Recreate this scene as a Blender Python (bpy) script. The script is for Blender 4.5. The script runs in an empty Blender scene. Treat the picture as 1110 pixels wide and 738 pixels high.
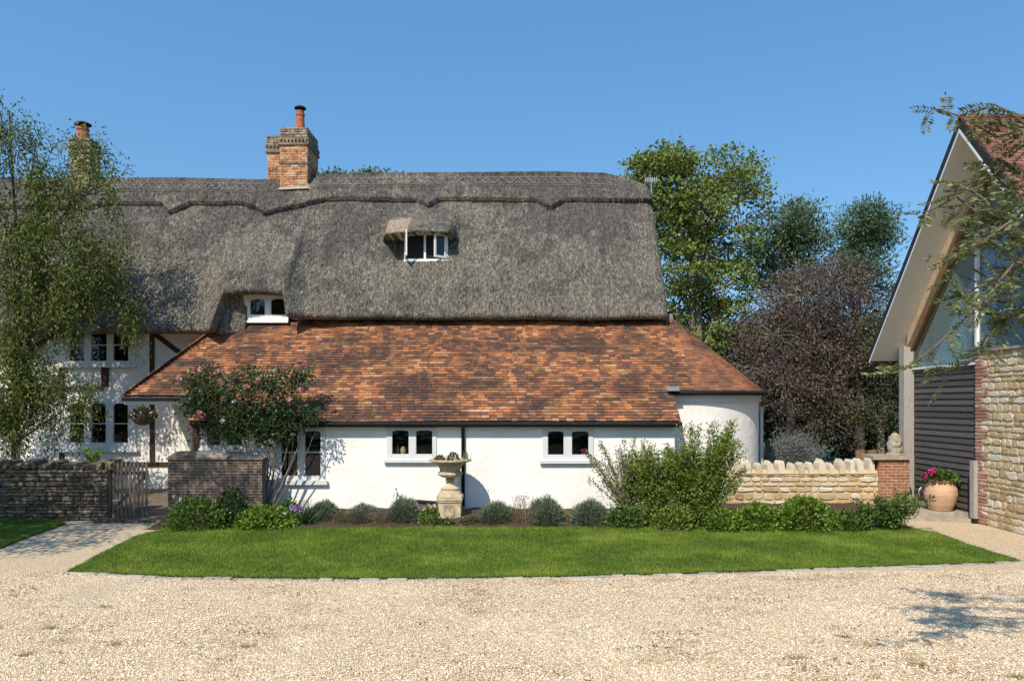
import bpy, bmesh, math, random
import numpy as np
from mathutils import Vector, Matrix, noise
R = math.radians
PI = math.pi
random.seed(7)
rng = np.random.default_rng(7)
scene = bpy.context.scene
COL = scene.collection

# ------------------------------------------------------------------ camera, sky, sun, exposure
F = 830.0
EYE = 2.5
G = -0.15                      # level of the drive
cam_d = bpy.data.cameras.new('camera')
cam = bpy.data.objects.new('camera', cam_d)
COL.objects.link(cam)
cam.location = (0, 0, EYE)
cam.rotation_euler = (R(90), 0, 0)
cam_d.sensor_width = 36
cam_d.lens = F / 1110 * 36
cam_d.shift_y = 68 / 1110
cam_d.clip_end = 3000
scene.camera = cam

AZ, EL = 25.0, 46.0            # the sun stands behind the camera, to its left
world = bpy.data.worlds.new('World')
scene.world = world
world.use_nodes = True
wn = world.node_tree.nodes
sky = wn.new('ShaderNodeTexSky')
sky.sky_type = 'NISHITA'
sky.sun_disc = False
sky.sun_elevation = R(EL)
sky.sun_rotation = R(180 + AZ)
sky.altitude = 0
sky.air_density = 1.5
sky.dust_density = 0.3
sky.ozone_density = 1.0
bg = wn['Background']
bg.inputs['Strength'].default_value = 0.14
wl_ = world.node_tree.links
tc_ = wn.new('ShaderNodeTexCoord')
va_ = wn.new('ShaderNodeVectorMath')          # clear dry air: little whitening towards the horizon
va_.operation = 'ADD'
va_.inputs[1].default_value = (0, 0, 0.24)
vn_ = wn.new('ShaderNodeVectorMath')
vn_.operation = 'NORMALIZE'
hs_ = wn.new('ShaderNodeHueSaturation')
hs_.inputs['Saturation'].default_value = 1.33
wl_.new(tc_.outputs['Generated'], va_.inputs[0])
wl_.new(va_.outputs[0], vn_.inputs[0])
wl_.new(vn_.outputs[0], sky.inputs[0])
wl_.new(sky.outputs[0], hs_.inputs['Color'])
wl_.new(hs_.outputs[0], bg.inputs['Color'])
sun_d = bpy.data.lights.new('sun', 'SUN')
sun_d.energy = 3.9
sun_d.angle = R(0.5)
sun_d.color = (1.0, 0.91, 0.76)
sun = bpy.data.objects.new('sun', sun_d)
COL.objects.link(sun)
sdir = Vector((math.sin(R(AZ)) * math.cos(R(EL)), math.cos(R(AZ)) * math.cos(R(EL)), -math.sin(R(EL))))
sun.rotation_euler = sdir.to_track_quat('-Z', 'Y').to_euler()
scene.view_settings.view_transform = 'Standard'
scene.view_settings.look = 'None'
scene.view_settings.gamma = 1
scene.view_settings.exposure = 0.5


# ------------------------------------------------------------------ helpers
def P(px, py, Y):
    return Vector(((px - 555) * Y / F, Y, EYE - (py - 437) * Y / F))


def PX(px, Y):
    return (px - 555) * Y / F


def PZ(py, Y):
    return EYE - (py - 437) * Y / F


def gp(px, py, z=G):
    Y = (EYE - z) * F / (py - 437)
    return Vector(((px - 555) * Y / F, Y, z))


def interp(x, pts):
    return float(np.interp(x, [p[0] for p in pts], [p[1] for p in pts]))


def sstep(a, b, x):
    t = min(1, max(0, (x - a) / (b - a)))
    return t * t * (3 - 2 * t)


def tag(o, label, cat, group=None):
    o['label'] = label
    o['category'] = cat
    if group:
        o['group'] = group
    return o


def thing(name, label, cat, loc, group=None):
    o = bpy.data.objects.new(name, None)
    o.empty_display_size = 0.2
    COL.objects.link(o)
    o.location = loc
    return tag(o, label, cat, group)


def origin_of(o):
    v = Vector((0, 0, 0))
    while o is not None:
        v += o.location
        o = o.parent
    return v


class MB:
    """collects shapes in world coordinates, builds ONE mesh object"""
    def __init__(self):
        self.v, self.f, self.t = [], [], []

    def add(self, vs, fs, tint=0.5):
        b = len(self.v)
        self.v += [tuple(q) for q in vs]
        self.t += [tint] * len(vs)
        self.f += [tuple(i + b for i in q) for q in fs]

    def box(self, x0, x1, y0, y1, z0, z1, tint=0.5):
        self.add([(x0, y0, z0), (x1, y0, z0), (x1, y1, z0), (x0, y1, z0), (x0, y0, z1), (x1, y0, z1), (x1, y1, z1), (x0, y1, z1)],
                 [(0, 3, 2, 1), (4, 5, 6, 7), (0, 1, 5, 4), (1, 2, 6, 5), (2, 3, 7, 6), (3, 0, 4, 7)], tint)

    def obox(self, c, ux, uy, uz, tint=0.5):
        """oriented box, half-extent vectors"""
        c, ux, uy, uz = Vector(c), Vector(ux), Vector(uy), Vector(uz)
        vs = [c + ux * a + uy * b + uz * d for d in (-1, 1) for a, b in ((-1, -1), (1, -1), (1, 1), (-1, 1))]
        self.add(vs, [(0, 3, 2, 1), (4, 5, 6, 7), (0, 1, 5, 4), (1, 2, 6, 5), (2, 3, 7, 6), (3, 0, 4, 7)], tint)

    def bar(self, a, b, w, h, tint=0.5, up=(0, 0, 1)):
        a, b = Vector(a), Vector(b)
        d = (b - a)
        L = d.length
        d.normalize()
        s = d.cross(Vector(up))
        if s.length < 1e-4:
            s = d.cross(Vector((1, 0, 0)))
        s.normalize()
        u = s.cross(d)
        self.obox((a + b) / 2, d * L / 2, s * w / 2, u * h / 2, tint)

    def tube(self, pts, radii, n=8, tint=0.5, cap=True):
        pts = [Vector(p) for p in pts]
        if not hasattr(radii, '__len__'):
            radii = [radii] * len(pts)
        vs, fs = [], []
        prev = None
        for i, p in enumerate(pts):
            d = (pts[min(i + 1, len(pts) - 1)] - pts[max(i - 1, 0)]).normalized()
            if prev is None:
                s = d.cross(Vector((0, 0, 1)))
                if s.length < 1e-3:
                    s = Vector((1, 0, 0))
            else:
                s = prev - d * prev.dot(d)
            s.normalize()
            prev = s
            u = d.cross(s)
            for k in range(n):
                a = 2 * PI * k / n
                vs.append(p + (s * math.cos(a) + u * math.sin(a)) * radii[i])
        for i in range(len(pts) - 1):
            for k in range(n):
                fs.append((i * n + k, i * n + (k + 1) % n, (i + 1) * n + (k + 1) % n, (i + 1) * n + k))
        if cap:
            fs.append(tuple(range(n - 1, -1, -1)))
            fs.append(tuple(range((len(pts) - 1) * n, len(pts) * n)))
        self.add(vs, fs, tint)

    def lathe(self, c, prof, n=32, tint=0.5, rmod=None):
        vs, fs = [], []
        for i, (r, z) in enumerate(prof):
            for k in range(n):
                a = 2 * PI * k / n
                rr = r * (rmod(i, a) if rmod else 1)
                vs.append((c[0] + rr * math.cos(a), c[1] + rr * math.sin(a), c[2] + z))
        for i in range(len(prof) - 1):
            for k in range(n):
                fs.append((i * n + k, i * n + (k + 1) % n, (i + 1) * n + (k + 1) % n, (i + 1) * n + k))
        fs.append(tuple(range(n - 1, -1, -1)))
        fs.append(tuple(range((len(prof) - 1) * n, len(prof) * n)))
        self.add(vs, fs, tint)

    def prism(self, poly, n, depth, tint=0.5):
        """extrude a polygon (list of Vectors) along n by depth"""
        n = Vector(n) * depth
        k = len(poly)
        vs = [Vector(p) for p in poly] + [Vector(p) + n for p in poly]
        fs = [tuple(range(k)), tuple(range(2 * k - 1, k - 1, -1))]
        fs += [(i, i + k, (i + 1) % k + k, (i + 1) % k) for i in range(k)]
        self.add(vs, fs, tint)

    def stone(self, c, u, n, w, h, d, tint=0.5, ins=0.18, jit=0.12, rnd=random):
        """a rough block: centre of back face c, along u, outward n, w x h x d"""
        c, u, n = Vector(c), Vector(u), Vector(n)
        up = Vector((0, 0, 1))
        m = min(w, h)
        vs = []
        for layer, (s, dd) in enumerate(((0.0, 0), (0.02, d * 0.6), (ins, d))):
            for a, b in ((-1, -1), (0, -1.06), (1, -1), (1.04, 0), (1, 1), (0, 1.06), (-1, 1), (-1.04, 0)):
                if a and b:
                    a *= 0.9; b *= 0.86
                ja = rnd.uniform(-jit, jit) * m * 0.5
                jb = rnd.uniform(-jit, jit) * m * 0.5
                vs.append(c + u * (a * (w / 2 - s * m) + ja) + up * (b * (h / 2 - s * m) + jb)
                          + n * (dd + rnd.uniform(-.15, .15) * d * (layer > 0)))
        fs = []
        for l in (0, 1):
            for k in range(8):
                fs.append((l * 8 + k, l * 8 + (k + 1) % 8, (l + 1) * 8 + (k + 1) % 8, (l + 1) * 8 + k))
        ctr = sum((vs[16 + k] for k in range(8)), Vector()) / 8 + n * d * 0.02
        vs.append(ctr)
        fs += [(16 + k, 16 + (k + 1) % 8, 24) for k in range(8)]
        fs.append((7, 6, 5, 4, 3, 2, 1, 0))
        self.add(vs, fs, tint)

    def build(self, name, mat, parent=None, smooth=False, uv=False, at=None):
        me = bpy.data.meshes.new(name)
        if parent is not None:
            o0 = origin_of(parent)
        else:
            o0 = Vector(at) if at is not None else Vector((0, 0, 0))
        me.from_pydata([(x - o0[0], y - o0[1], z - o0[2]) for x, y, z in self.v], [], self.f)
        a = me.attributes.new('tint', 'FLOAT', 'POINT')
        a.data.foreach_set('value', np.array(self.t, dtype=np.float32))
        return finish(me, name, mat, parent, o0, smooth, uv)


def finish(me, name, mat, parent, o0, smooth=False, uv=False):
    me.materials.append(mat)
    if smooth:
        me.polygons.foreach_set('use_smooth', [True] * len(me.polygons))
    if uv:
        l = me.uv_layers.new(name='UVMap')
        for p in me.polygons:
            n = p.normal
            ax = max(range(3), key=lambda i: abs(n[i]))
            for li in p.loop_indices:
                co = me.vertices[me.loops[li].vertex_index].co
                if ax == 1:
                    l.data[li].uv = (co.x, co.z)
                elif ax == 0:
                    l.data[li].uv = (co.y, co.z)
                else:
                    l.data[li].uv = (co.x, co.y)
    me.update()
    o = bpy.data.objects.new(name, me)
    COL.objects.link(o)
    if parent is not None:
        o.parent = parent
    else:
        o.location = o0
    return o


def npmesh(name, verts, nper, mat, parent=None, tint=None, at=None, faces=None):
    """fast mesh: verts (N,nper,3); each group of nper vertices is one face unless faces given"""
    N = verts.shape[0]
    o0 = origin_of(parent) if parent is not None else (Vector(at) if at is not None else Vector((0, 0, 0)))
    v = verts.reshape(-1, 3) - np.array(o0)
    me = bpy.data.meshes.new(name)
    me.vertices.add(len(v))
    me.vertices.foreach_set('co', v.astype(np.float32).ravel())
    if faces is None:
        idx = np.arange(N * nper, dtype=np.int32)
        nf, k = N, nper
    else:
        fa = np.array(faces, dtype=np.int32)
        k = fa.shape[1]
        nf = N * fa.shape[0]
        idx = (fa[None] + (np.arange(N) * nper)[:, None, None]).reshape(-1).astype(np.int32)
    me.loops.add(len(idx))
    me.loops.foreach_set('vertex_index', idx)
    me.polygons.add(nf)
    me.polygons.foreach_set('loop_start', np.arange(nf, dtype=np.int32) * k)
    me.polygons.foreach_set('loop_total', np.full(nf, k, dtype=np.int32))
    a = me.attributes.new('tint', 'FLOAT', 'POINT')
    t = rng.random(N) if tint is None else np.asarray(tint)
    a.data.foreach_set('value', np.repeat(t, nper).astype(np.float32))
    me.update(calc_edges=True)
    return finish(me, name, mat, parent, o0)


def unit(a):
    return a / np.maximum(np.linalg.norm(a, axis=-1, keepdims=True), 1e-9)


def leaf_verts(pos, axis, L, W, fold=0.25):
    n = len(pos)
    axis = unit(axis)
    side = unit(np.cross(axis, rng.normal(size=(n, 3))))
    nor = np.cross(side, axis)
    L = (np.ones(n) * L)[:, None]
    W = (np.ones(n) * W)[:, None]
    mid = pos + axis * L * 0.45 + nor * W * fold
    tip = pos + axis * L - nor * L * 0.12
    return np.stack([pos, mid + side * W / 2, tip, mid - side * W / 2], axis=1)


def clump_points(blobs, n_clumps, shell=0.5):
    """random clump centres in ellipsoid blobs [(c, (rx,ry,rz), weight)]"""
    w = np.array([b[2] for b in blobs], float)
    w /= w.sum()
    ids = rng.choice(len(blobs), n_clumps, p=w)
    d = unit(rng.normal(size=(n_clumps, 3)))
    r = rng.random(n_clumps) ** (1 / 3) * (1 - shell) + shell * (0.85 + 0.2 * rng.random(n_clumps))
    c = np.array([list(blobs[i][0]) for i in ids])
    rad = np.array([list(blobs[i][1]) for i in ids])
    return c + d * rad * r[:, None], ids


def foliage(name, mat, parent, clumps, per, cr, L, W, droop=0.0, outc=None, upb=0.0, squash=0.7, stretch=(1, 1, 1), tvar=0.5):
    n = len(clumps)
    cnt = np.maximum(3, (per * (0.5 + rng.random(n))).astype(int))
    base = np.repeat(clumps, cnt, axis=0)
    N = len(base)
    off = rng.normal(size=(N, 3)) * cr * np.array(stretch) * np.array([1, 1, squash])
    pos = base + off
    ax = unit(off) * 0.7 + rng.normal(size=(N, 3)) * 0.6
    ax[:, 2] += upb - droop
    LL = L * (0.65 + 0.7 * rng.random(N))
    v = leaf_verts(pos, ax, LL, W * (0.7 + 0.6 * rng.random(N)))
    ct = np.repeat(rng.random(n), cnt)
    t = ct * tvar + rng.random(N) * (1 - tvar)
    return npmesh(name, v, 4, mat, parent, t)


def quads_from_lines(name, mat, parent, a, b, w, tint=None):
    """thin blades between a and b (N,3)"""
    d = unit(b - a)
    s = unit(np.cross(d, rng.normal(size=d.shape))) * (w / 2)
    v = np.stack([a - s, a + s, b + s * 0.3, b - s * 0.3], axis=1)
    return npmesh(name, v, 4, mat, parent, tint)


# ------------------------------------------------------------------ materials
def newmat(name):
    m = bpy.data.materials.new(name)
    m.use_nodes = True
    nt = m.node_tree
    nt.nodes.clear()
    out = nt.nodes.new('ShaderNodeOutputMaterial')
    bs = nt.nodes.new('ShaderNodeBsdfPrincipled')
    nt.links.new(bs.outputs[0], out.inputs[0])
    return m, nt, bs, out


def N(nt, t, **kw):
    n = nt.nodes.new(t)
    for k, v in kw.items():
        if k in n.inputs:
            n.inputs[k].default_value = v
        else:
            setattr(n, k, v)
    return n


def ramp(nt, fac, stops):
    r = nt.nodes.new('ShaderNodeValToRGB')
    e = r.color_ramp.elements
    e[0].position, e[0].color = stops[0][0], (*stops[0][1], 1)
    e[1].position, e[1].color = stops[-1][0], (*stops[-1][1], 1)
    for p, c in stops[1:-1]:
        q = e.new(p)
        q.color = (*c, 1)
    nt.links.new(fac, r.inputs[0])
    return r.outputs[0]


def math_n(nt, op, a, b=None, clamp=False):
    n = nt.nodes.new('ShaderNodeMath')
    n.operation = op
    n.use_clamp = clamp
    for i, x in enumerate((a, b)):
        if x is None:
            continue
        if isinstance(x, (int, float)):
            n.inputs[i].default_value = x
        else:
            nt.links.new(x, n.inputs[i])
    return n.outputs[0]


def coords(nt, scale=(1, 1, 1), which='Object', rot=(0, 0, 0)):
    tc = nt.nodes.new('ShaderNodeTexCoord')
    mp = nt.nodes.new('ShaderNodeMapping')
    mp.inputs['Scale'].default_value = scale
    mp.inputs['Rotation'].default_value = rot
    nt.links.new(tc.outputs[which], mp.inputs[0])
    return mp.outputs[0]


def noise_n(nt, vec, scale, detail=4, rough=0.6):
    n = N(nt, 'ShaderNodeTexNoise', Scale=scale, Detail=detail, Roughness=rough)
    nt.links.new(vec, n.inputs['Vector'])
    return n.outputs['Fac']


def mixc(nt, fac, a, b, blend='MIX'):
    m = nt.nodes.new('ShaderNodeMix')
    m.data_type = 'RGBA'
    m.blend_type = blend
    for sock, x in ((m.inputs[0], fac), (m.inputs[6], a), (m.inputs[7], b)):
        if isinstance(x, (int, float)):
            sock.default_value = x
        elif isinstance(x, tuple):
            sock.default_value = (*x, 1)
        else:
            nt.links.new(x, sock)
    return m.outputs[2]


def bump(nt, bs, h, strength, dist=0.02):
    b = N(nt, 'ShaderNodeBump', Strength=strength, Distance=dist)
    nt.links.new(h, b.inputs['Height'])
    nt.links.new(b.outputs[0], bs.inputs['Normal'])


def gmat(name, stops, tint=0.0, nscale=6, nw=1.0, bscale=30, bstr=0.3, rough=0.85, spec=0.3, transl=0.0, vscale=(1, 1, 1),
         dirt=None, metal=0.0, bdist=0.02):
    """colour ramp driven by per-piece tint and noise, with noise bump"""
    m, nt, bs, out = newmat(name)
    v = coords(nt, vscale)
    n1 = noise_n(nt, v, nscale, 5)
    nn = math_n(nt, 'MULTIPLY_ADD', n1, 2.0)
    nt.nodes[-1].inputs[2].default_value = -0.5
    fac = math_n(nt, 'MULTIPLY', nn, nw)
    if tint:
        at = N(nt, 'ShaderNodeAttribute', attribute_name='tint')
        fac = math_n(nt, 'ADD', fac, math_n(nt, 'MULTIPLY', at.outputs['Fac'], tint), True)
    c = ramp(nt, fac, stops)
    if dirt:
        dn = noise_n(nt, coords(nt), dirt[0], 6, 0.7)
        c = mixc(nt, ramp(nt, dn, [(dirt[1], (0, 0, 0)), (dirt[2], (1, 1, 1))]), c, dirt[3])
    nt.links.new(c, bs.inputs['Base Color'])
    bs.inputs['Roughness'].default_value = rough
    bs.inputs['Specular IOR Level'].default_value = spec
    bs.inputs['Metallic'].default_value = metal
    if bstr:
        bump(nt, bs, noise_n(nt, v, bscale, 6, 0.65), bstr, bdist)
    if transl:
        tr = N(nt, 'ShaderNodeBsdfTranslucent')
        nt.links.new(mixc(nt, 0.6, c, (1.0, 0.95, 0.4), 'MULTIPLY'), tr.inputs[0])
        mx = N(nt, 'ShaderNodeMixShader', Fac=transl)
        mx.inputs[0].default_value = transl
        nt.links.new(bs.outputs[0], mx.inputs[1])
        nt.links.new(tr.outputs[0], mx.inputs[2])
        nt.links.new(mx.outputs[0], out.inputs[0])
    return m


def leafmat(name, dark, mid, light, transl=0.35, rough=0.5):
    dark, mid, light = [tuple(c * 1.25 for c in q) for q in (dark, mid, light)] if light[0] < .4 else (dark, mid, light)
    return gmat(name, [(0.0, dark), (0.55, mid), (1.0, light)], tint=0.8, nscale=1.2, nw=0.2, bstr=0, rough=rough, spec=0.35, transl=transl)


MT = {}
MT['white'] = gmat('white limewash', [(0.1, (.745, .72, .67)), (0.6, (.82, .80, .755)), (0.9, (.84, .82, .775))], nscale=1.1, bscale=4.5, bstr=.7, rough=.9, bdist=.03,
                   dirt=(1.3, .66, .9, (.62, .58, .5)))
MT['whitewood'] = gmat('white painted wood', [(0, (.66, .67, .67)), (1, (.74, .74, .73))], nscale=8, bscale=40, bstr=.05, rough=.45)
MT['greywood'] = gmat('pale grey painted wood', [(0, (.55, .56, .57)), (1, (.63, .64, .64))], nscale=8, bscale=40, bstr=.05, rough=.5)
MT['black'] = gmat('black painted metal', [(0, (.010, .010, .011)), (1, (.022, .022, .022))], nscale=8, bscale=40, bstr=.05, rough=.75, spec=.15)
MT['timber'] = gmat('dark oak timber', [(0, (.03, .018, .012)), (1, (.10, .055, .035))], nscale=5, vscale=(6, 6, 1), bscale=20, bstr=.4)
MT['oldwood'] = gmat('weathered grey wood', [(0, (.07, .06, .05)), (.5, (.16, .14, .12)), (1, (.28, .26, .23))], nscale=6, tint=.5, nw=.6, vscale=(7, 7, 1), bscale=22, bstr=.5)
MT['dark'] = gmat('dark interior', [(0, (.012, .011, .01)), (1, (.02, .018, .016))], bstr=0)  # near-black colour standing in for the shade of unlit rooms
MT['plinth'] = gmat('brick plinth', [(0, (.10, .045, .03)), (1, (.22, .10, .06))], nscale=14, bscale=30, bstr=.5)


def brick_mat(name, c1, c2, mortar, sc=1.0, stain=(.04, .035, .03), st=(.5, .75), bl=.215, bh=.075):
    m, nt, bs, out = newmat(name)
    v = coords(nt, (1, 1, 1), 'UV')
    b = N(nt, 'ShaderNodeTexBrick', Scale=1.0)
    b.inputs['Brick Width'].default_value = bl * sc
    b.inputs['Row Height'].default_value = bh * sc
    b.inputs['Mortar Size'].default_value = 0.012 * sc
    b.inputs['Mortar Smooth'].default_value = 0.3
    b.inputs['Bias'].default_value = 0.0
    b.inputs['Color1'].default_value = (*c1, 1)
    b.inputs['Color2'].default_value = (*c2, 1)
    b.inputs['Mortar'].default_value = (*mortar, 1)
    nt.links.new(v, b.inputs['Vector'])
    ov = coords(nt)
    n1 = noise_n(nt, ov, 9, 6, .7)
    c = mixc(nt, 0.75, b.outputs['Color'], ramp(nt, n1, [(.3, (.25, .22, .2)), (.5, (.9, .88, .85)), (.72, (1.35, 1.28, 1.2))]), 'MULTIPLY')
    n2 = noise_n(nt, ov, 1.7, 6, .7)
    c = mixc(nt, ramp(nt, n2, [(st[0], (0, 0, 0)), (st[1], (1, 1, 1))]), c, stain)
    nt.links.new(c, bs.inputs['Base Color'])
    bs.inputs['Roughness'].default_value = .92
    h = math_n(nt, 'ADD', math_n(nt, 'MULTIPLY', b.outputs['Fac'], -1.0), math_n(nt, 'MULTIPLY', n1, 1.2))
    bump(nt, bs, h, .8, .02)
    return m


MT['chimney'] = brick_mat('orange chimney brick', (.50, .20, .085), (.30, .105, .055), (.42, .35, .25), 1.0, (.09, .07, .055), (.60, .85))
MT['chimtop'] = brick_mat('lichened chimney brick', (.28, .18, .12), (.18, .12, .085), (.30, .25, .18), 1.0, (.08, .07, .05), (.48, .72))
MT['garden_brick'] = brick_mat('old garden brick', (.19, .11, .075), (.10, .066, .05), (.30, .26, .20), .85, (.075, .062, .045), (.50, .8))
MT['pier_brick'] = brick_mat('red pier brick', (.40, .16, .09), (.28, .10, .06), (.42, .33, .22), 1.0, (.4, .3, .2), (.68, .9))
MT['paver'] = brick_mat('path brick', (.22, .16, .12), (.15, .11, .09), (.12, .10, .08), 1.0, (.08, .08, .06), (.55, .8))

MT['terracotta'] = gmat('terracotta', [(0, (.28, .085, .045)), (1, (.42, .15, .08))], nscale=6, bscale=30, bstr=.2)
MT['potclay'] = gmat('pale clay', [(0, (.42, .25, .15)), (1, (.58, .38, .24))], nscale=4, bscale=30, bstr=.15)
MT['stone_urn'] = gmat('carved limestone', [(0, (.30, .23, .14)), (.5, (.50, .40, .26)), (1, (.62, .52, .36))], nscale=7, bscale=35, bstr=.5,
                       dirt=(5, .50, .74, (.15, .12, .085)))
MT['stone_cap'] = gmat('stone cap', [(0, (.24, .20, .15)), (1, (.42, .36, .28))], nscale=6, bscale=30, bstr=.5)
MT['cots'] = gmat('cotswold stone', [(0, (.17, .135, .095)), (.2, (.37, .265, .145)), (.55, (.51, .40, .245)), (.85, (.56, .49, .37)), (1, (.60, .56, .48))], tint=.8, nscale=9, nw=.4, bscale=28, bstr=.7)
MT['mortar'] = gmat('lime mortar', [(0, (.44, .31, .16)), (1, (.57, .43, .24))], nscale=9, bscale=50, bstr=.8)
MT['drystone'] = gmat('dark dry stone', [(0, (.055, .043, .03)), (.5, (.145, .112, .074)), (1, (.27, .22, .15))], tint=.6, nscale=11, nw=.5, bscale=25, bstr=.8,
                      dirt=(6, .58, .75, (.06, .065, .04)))
MT['drygap'] = gmat('dark joint', [(0, (.02, .018, .014)), (1, (.05, .042, .03))], bstr=.3)
MT['coping'] = gmat('pale coping stone', [(0, (.34, .27, .17)), (.5, (.54, .46, .33)), (1, (.66, .60, .48))], tint=.7, nscale=10, nw=.45, bscale=25, bstr=.7)
MT['sett'] = gmat('grey kerb sett', [(0, (.22, .20, .17)), (1, (.46, .42, .35))], tint=.5, nscale=12, nw=.5, bscale=30, bstr=.6)
MT['soil'] = gmat('soil', [(0, (.03, .02, .012)), (1, (.10, .065, .04))], nscale=12, bscale=25, bstr=1)
MT['redbrick'] = gmat('red quoin brick', [(0, (.27, .12, .085)), (.6, (.42, .22, .15)), (1, (.55, .40, .30))], tint=.8, nscale=12, nw=.4, bscale=40, bstr=.5)
MT['cladding'] = gmat('black stained boards', [(0, (.034, .030, .028)), (1, (.125, .112, .103))], tint=.5, nscale=6, nw=.6, vscale=(1, 1, 10), bscale=20, bstr=.4, rough=.7)
MT['soffit'] = gmat('painted soffit', [(0, (.70, .635, .54)), (1, (.77, .70, .60))], nscale=3, bscale=20, bstr=.05)
MT['palewood'] = gmat('pale oak beam', [(0, (.42, .29, .17)), (1, (.58, .44, .29))], nscale=4, vscale=(5, 1, 1), bscale=20, bstr=.2)
MT['brownwood'] = gmat('brown window frame', [(0, (.16, .085, .04)), (1, (.26, .15, .08))], nscale=5, bscale=20, bstr=.2)
MT['greypost'] = gmat('silvered oak post', [(0, (.26, .235, .21)), (1, (.42, .39, .36))], nscale=6, vscale=(8, 8, 1), bscale=20, bstr=.4)
MT['slate'] = gmat('dark verge', [(0, (.015, .014, .016)), (1, (.035, .03, .035))], bstr=.2)
MT['blind'] = gmat('grey green blind', [(0, (.27, .34, .34)), (1, (.33, .40, .39))], bstr=0, rough=.6)
MT['metal'] = gmat('galvanised metal', [(0, (.35, .36, .37)), (1, (.5, .5, .5))], bstr=.1, rough=.4, metal=.7)
MT['lead'] = gmat('lead flashing', [(0, (.13, .14, .155)), (1, (.2, .215, .23))], bstr=.2, rough=.5)
MT['hazel'] = gmat('hazel rods', [(0, (.13, .12, .105)), (1, (.34, .32, .29))], nscale=3, bstr=.1)
MT['gatewood'] = gmat('gate pickets', [(0, (.085, .065, .045)), (1, (.24, .19, .14))], tint=.5, nscale=6, nw=.5, vscale=(8, 8, 1), bstr=.4)
MT['bark'] = gmat('bark', [(0, (.035, .028, .02)), (1, (.13, .105, .08))], nscale=9, vscale=(3, 3, .7), bscale=18, bstr=.8)
MT['palebark'] = gmat('lichened bark', [(0, (.12, .10, .075)), (.6, (.24, .21, .16)), (1, (.42, .33, .06))], nscale=9, bscale=18, bstr=.6)
MT['rosebark'] = gmat('rose stem', [(0, (.07, .055, .04)), (1, (.22, .18, .14))], nscale=9, bscale=18, bstr=.6)
MT['basket'] = gmat('wicker', [(0, (.05, .03, .018)), (1, (.15, .085, .045))], nscale=30, bscale=50, bstr=.8)

MT['l_willow'] = leafmat('grey green leaf', (.045, .066, .014), (.10, .13, .028), (.21, .235, .06))
MT['l_maple'] = leafmat('maple leaf', (.055, .085, .016), (.145, .185, .036), (.28, .30, .08))
MT['l_pine'] = leafmat('blue green needle', (.035, .062, .03), (.085, .13, .055), (.18, .22, .095), .25)
MT['l_purple'] = leafmat('purple leaf', (.05, .034, .03), (.11, .08, .07), (.21, .175, .135), .3)
MT['l_olive'] = leafmat('olive leaf', (.03, .035, .014), (.07, .075, .03), (.14, .13, .07), .2)
MT['l_dark'] = leafmat('dark hedge leaf', (.012, .02, .008), (.03, .045, .015), (.06, .08, .03), .2)
MT['l_rowan'] = leafmat('rowan leaf', (.05, .07, .02), (.105, .13, .045), (.26, .27, .12), .3)
MT['l_rose'] = leafmat('rose leaf', (.012, .028, .009), (.03, .058, .018), (.09, .12, .045), .2)
MT['l_lav'] = leafmat('lavender leaf', (.06, .085, .05), (.115, .148, .088), (.20, .23, .14), .15)
MT['l_greylav'] = leafmat('dull lavender leaf', (.10, .11, .085), (.17, .18, .135), (.26, .27, .2), .15)
MT['l_bright'] = leafmat('bright leaf', (.05, .10, .012), (.12, .195, .024), (.25, .32, .055), .38)
MT['l_mid'] = leafmat('mid green leaf', (.03, .065, .012), (.07, .125, .024), (.15, .21, .05), .3)
MT['l_shrub'] = leafmat('yellow green leaf', (.05, .09, .014), (.14, .205, .032), (.29, .34, .075), .4)
MT['l_grey'] = leafmat('pale shrub leaf', (.09, .11, .045), (.18, .20, .08), (.30, .31, .15), .35)
MT['l_catmint'] = leafmat('grey shrub leaf', (.07, .08, .075), (.13, .14, .135), (.2, .2, .2), .1)
MT['l_brown'] = leafmat('brown stalk', (.08, .04, .022), (.16, .09, .05), (.26, .17, .1), .1)
MT['l_strap'] = leafmat('strap leaf', (.015, .04, .012), (.035, .08, .02), (.09, .15, .045), .2)
MT['weed'] = leafmat('dry weed', (.12, .12, .04), (.22, .21, .08), (.32, .28, .13), .3)
MT['pink'] = leafmat('pink petal', (.62, .22, .28), (.74, .36, .42), (.82, .55, .6), .3)
MT['paleflower'] = leafmat('white petal', (.66, .64, .66), (.74, .72, .76), (.82, .8, .82), .3)
MT['mauve'] = leafmat('mauve petal', (.36, .22, .55), (.48, .32, .66), (.62, .48, .75), .3)
MT['magenta'] = leafmat('magenta petal', (.5, .015, .18), (.65, .03, .28), (.75, .1, .4), .3)
MT['grass'] = leafmat('grass blade', (.05, .095, .010), (.135, .21, .022), (.28, .32, .06), .35)


def glass_mat():
    m, nt, bs, out = newmat('window glass')
    nt.nodes.remove(bs)
    tr = N(nt, 'ShaderNodeBsdfTransparent')
    tr.inputs[0].default_value = (.75, .8, .78, 1)
    gl = N(nt, 'ShaderNodeBsdfGlossy', Roughness=.03)
    gl.inputs[0].default_value = (.9, .95, 1, 1)
    lw = N(nt, 'ShaderNodeLayerWeight', Blend=.5)
    fr = math_n(nt, 'ADD', math_n(nt, 'POWER', lw.outputs['Facing'], 4.0), .05, True)
    n = noise_n(nt, coords(nt), 2.5, 2)
    b = N(nt, 'ShaderNodeBump', Strength=.06, Distance=.05)
    nt.links.new(n, b.inputs['Height'])
    nt.links.new(b.outputs[0], gl.inputs['Normal'])
    mx = N(nt, 'ShaderNodeMixShader')
    nt.links.new(fr, mx.inputs[0])
    nt.links.new(tr.outputs[0], mx.inputs[1])
    nt.links.new(gl.outputs[0], mx.inputs[2])
    nt.links.new(mx.outputs[0], out.inputs[0])
    return m


MT['glass'] = glass_mat()


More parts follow.
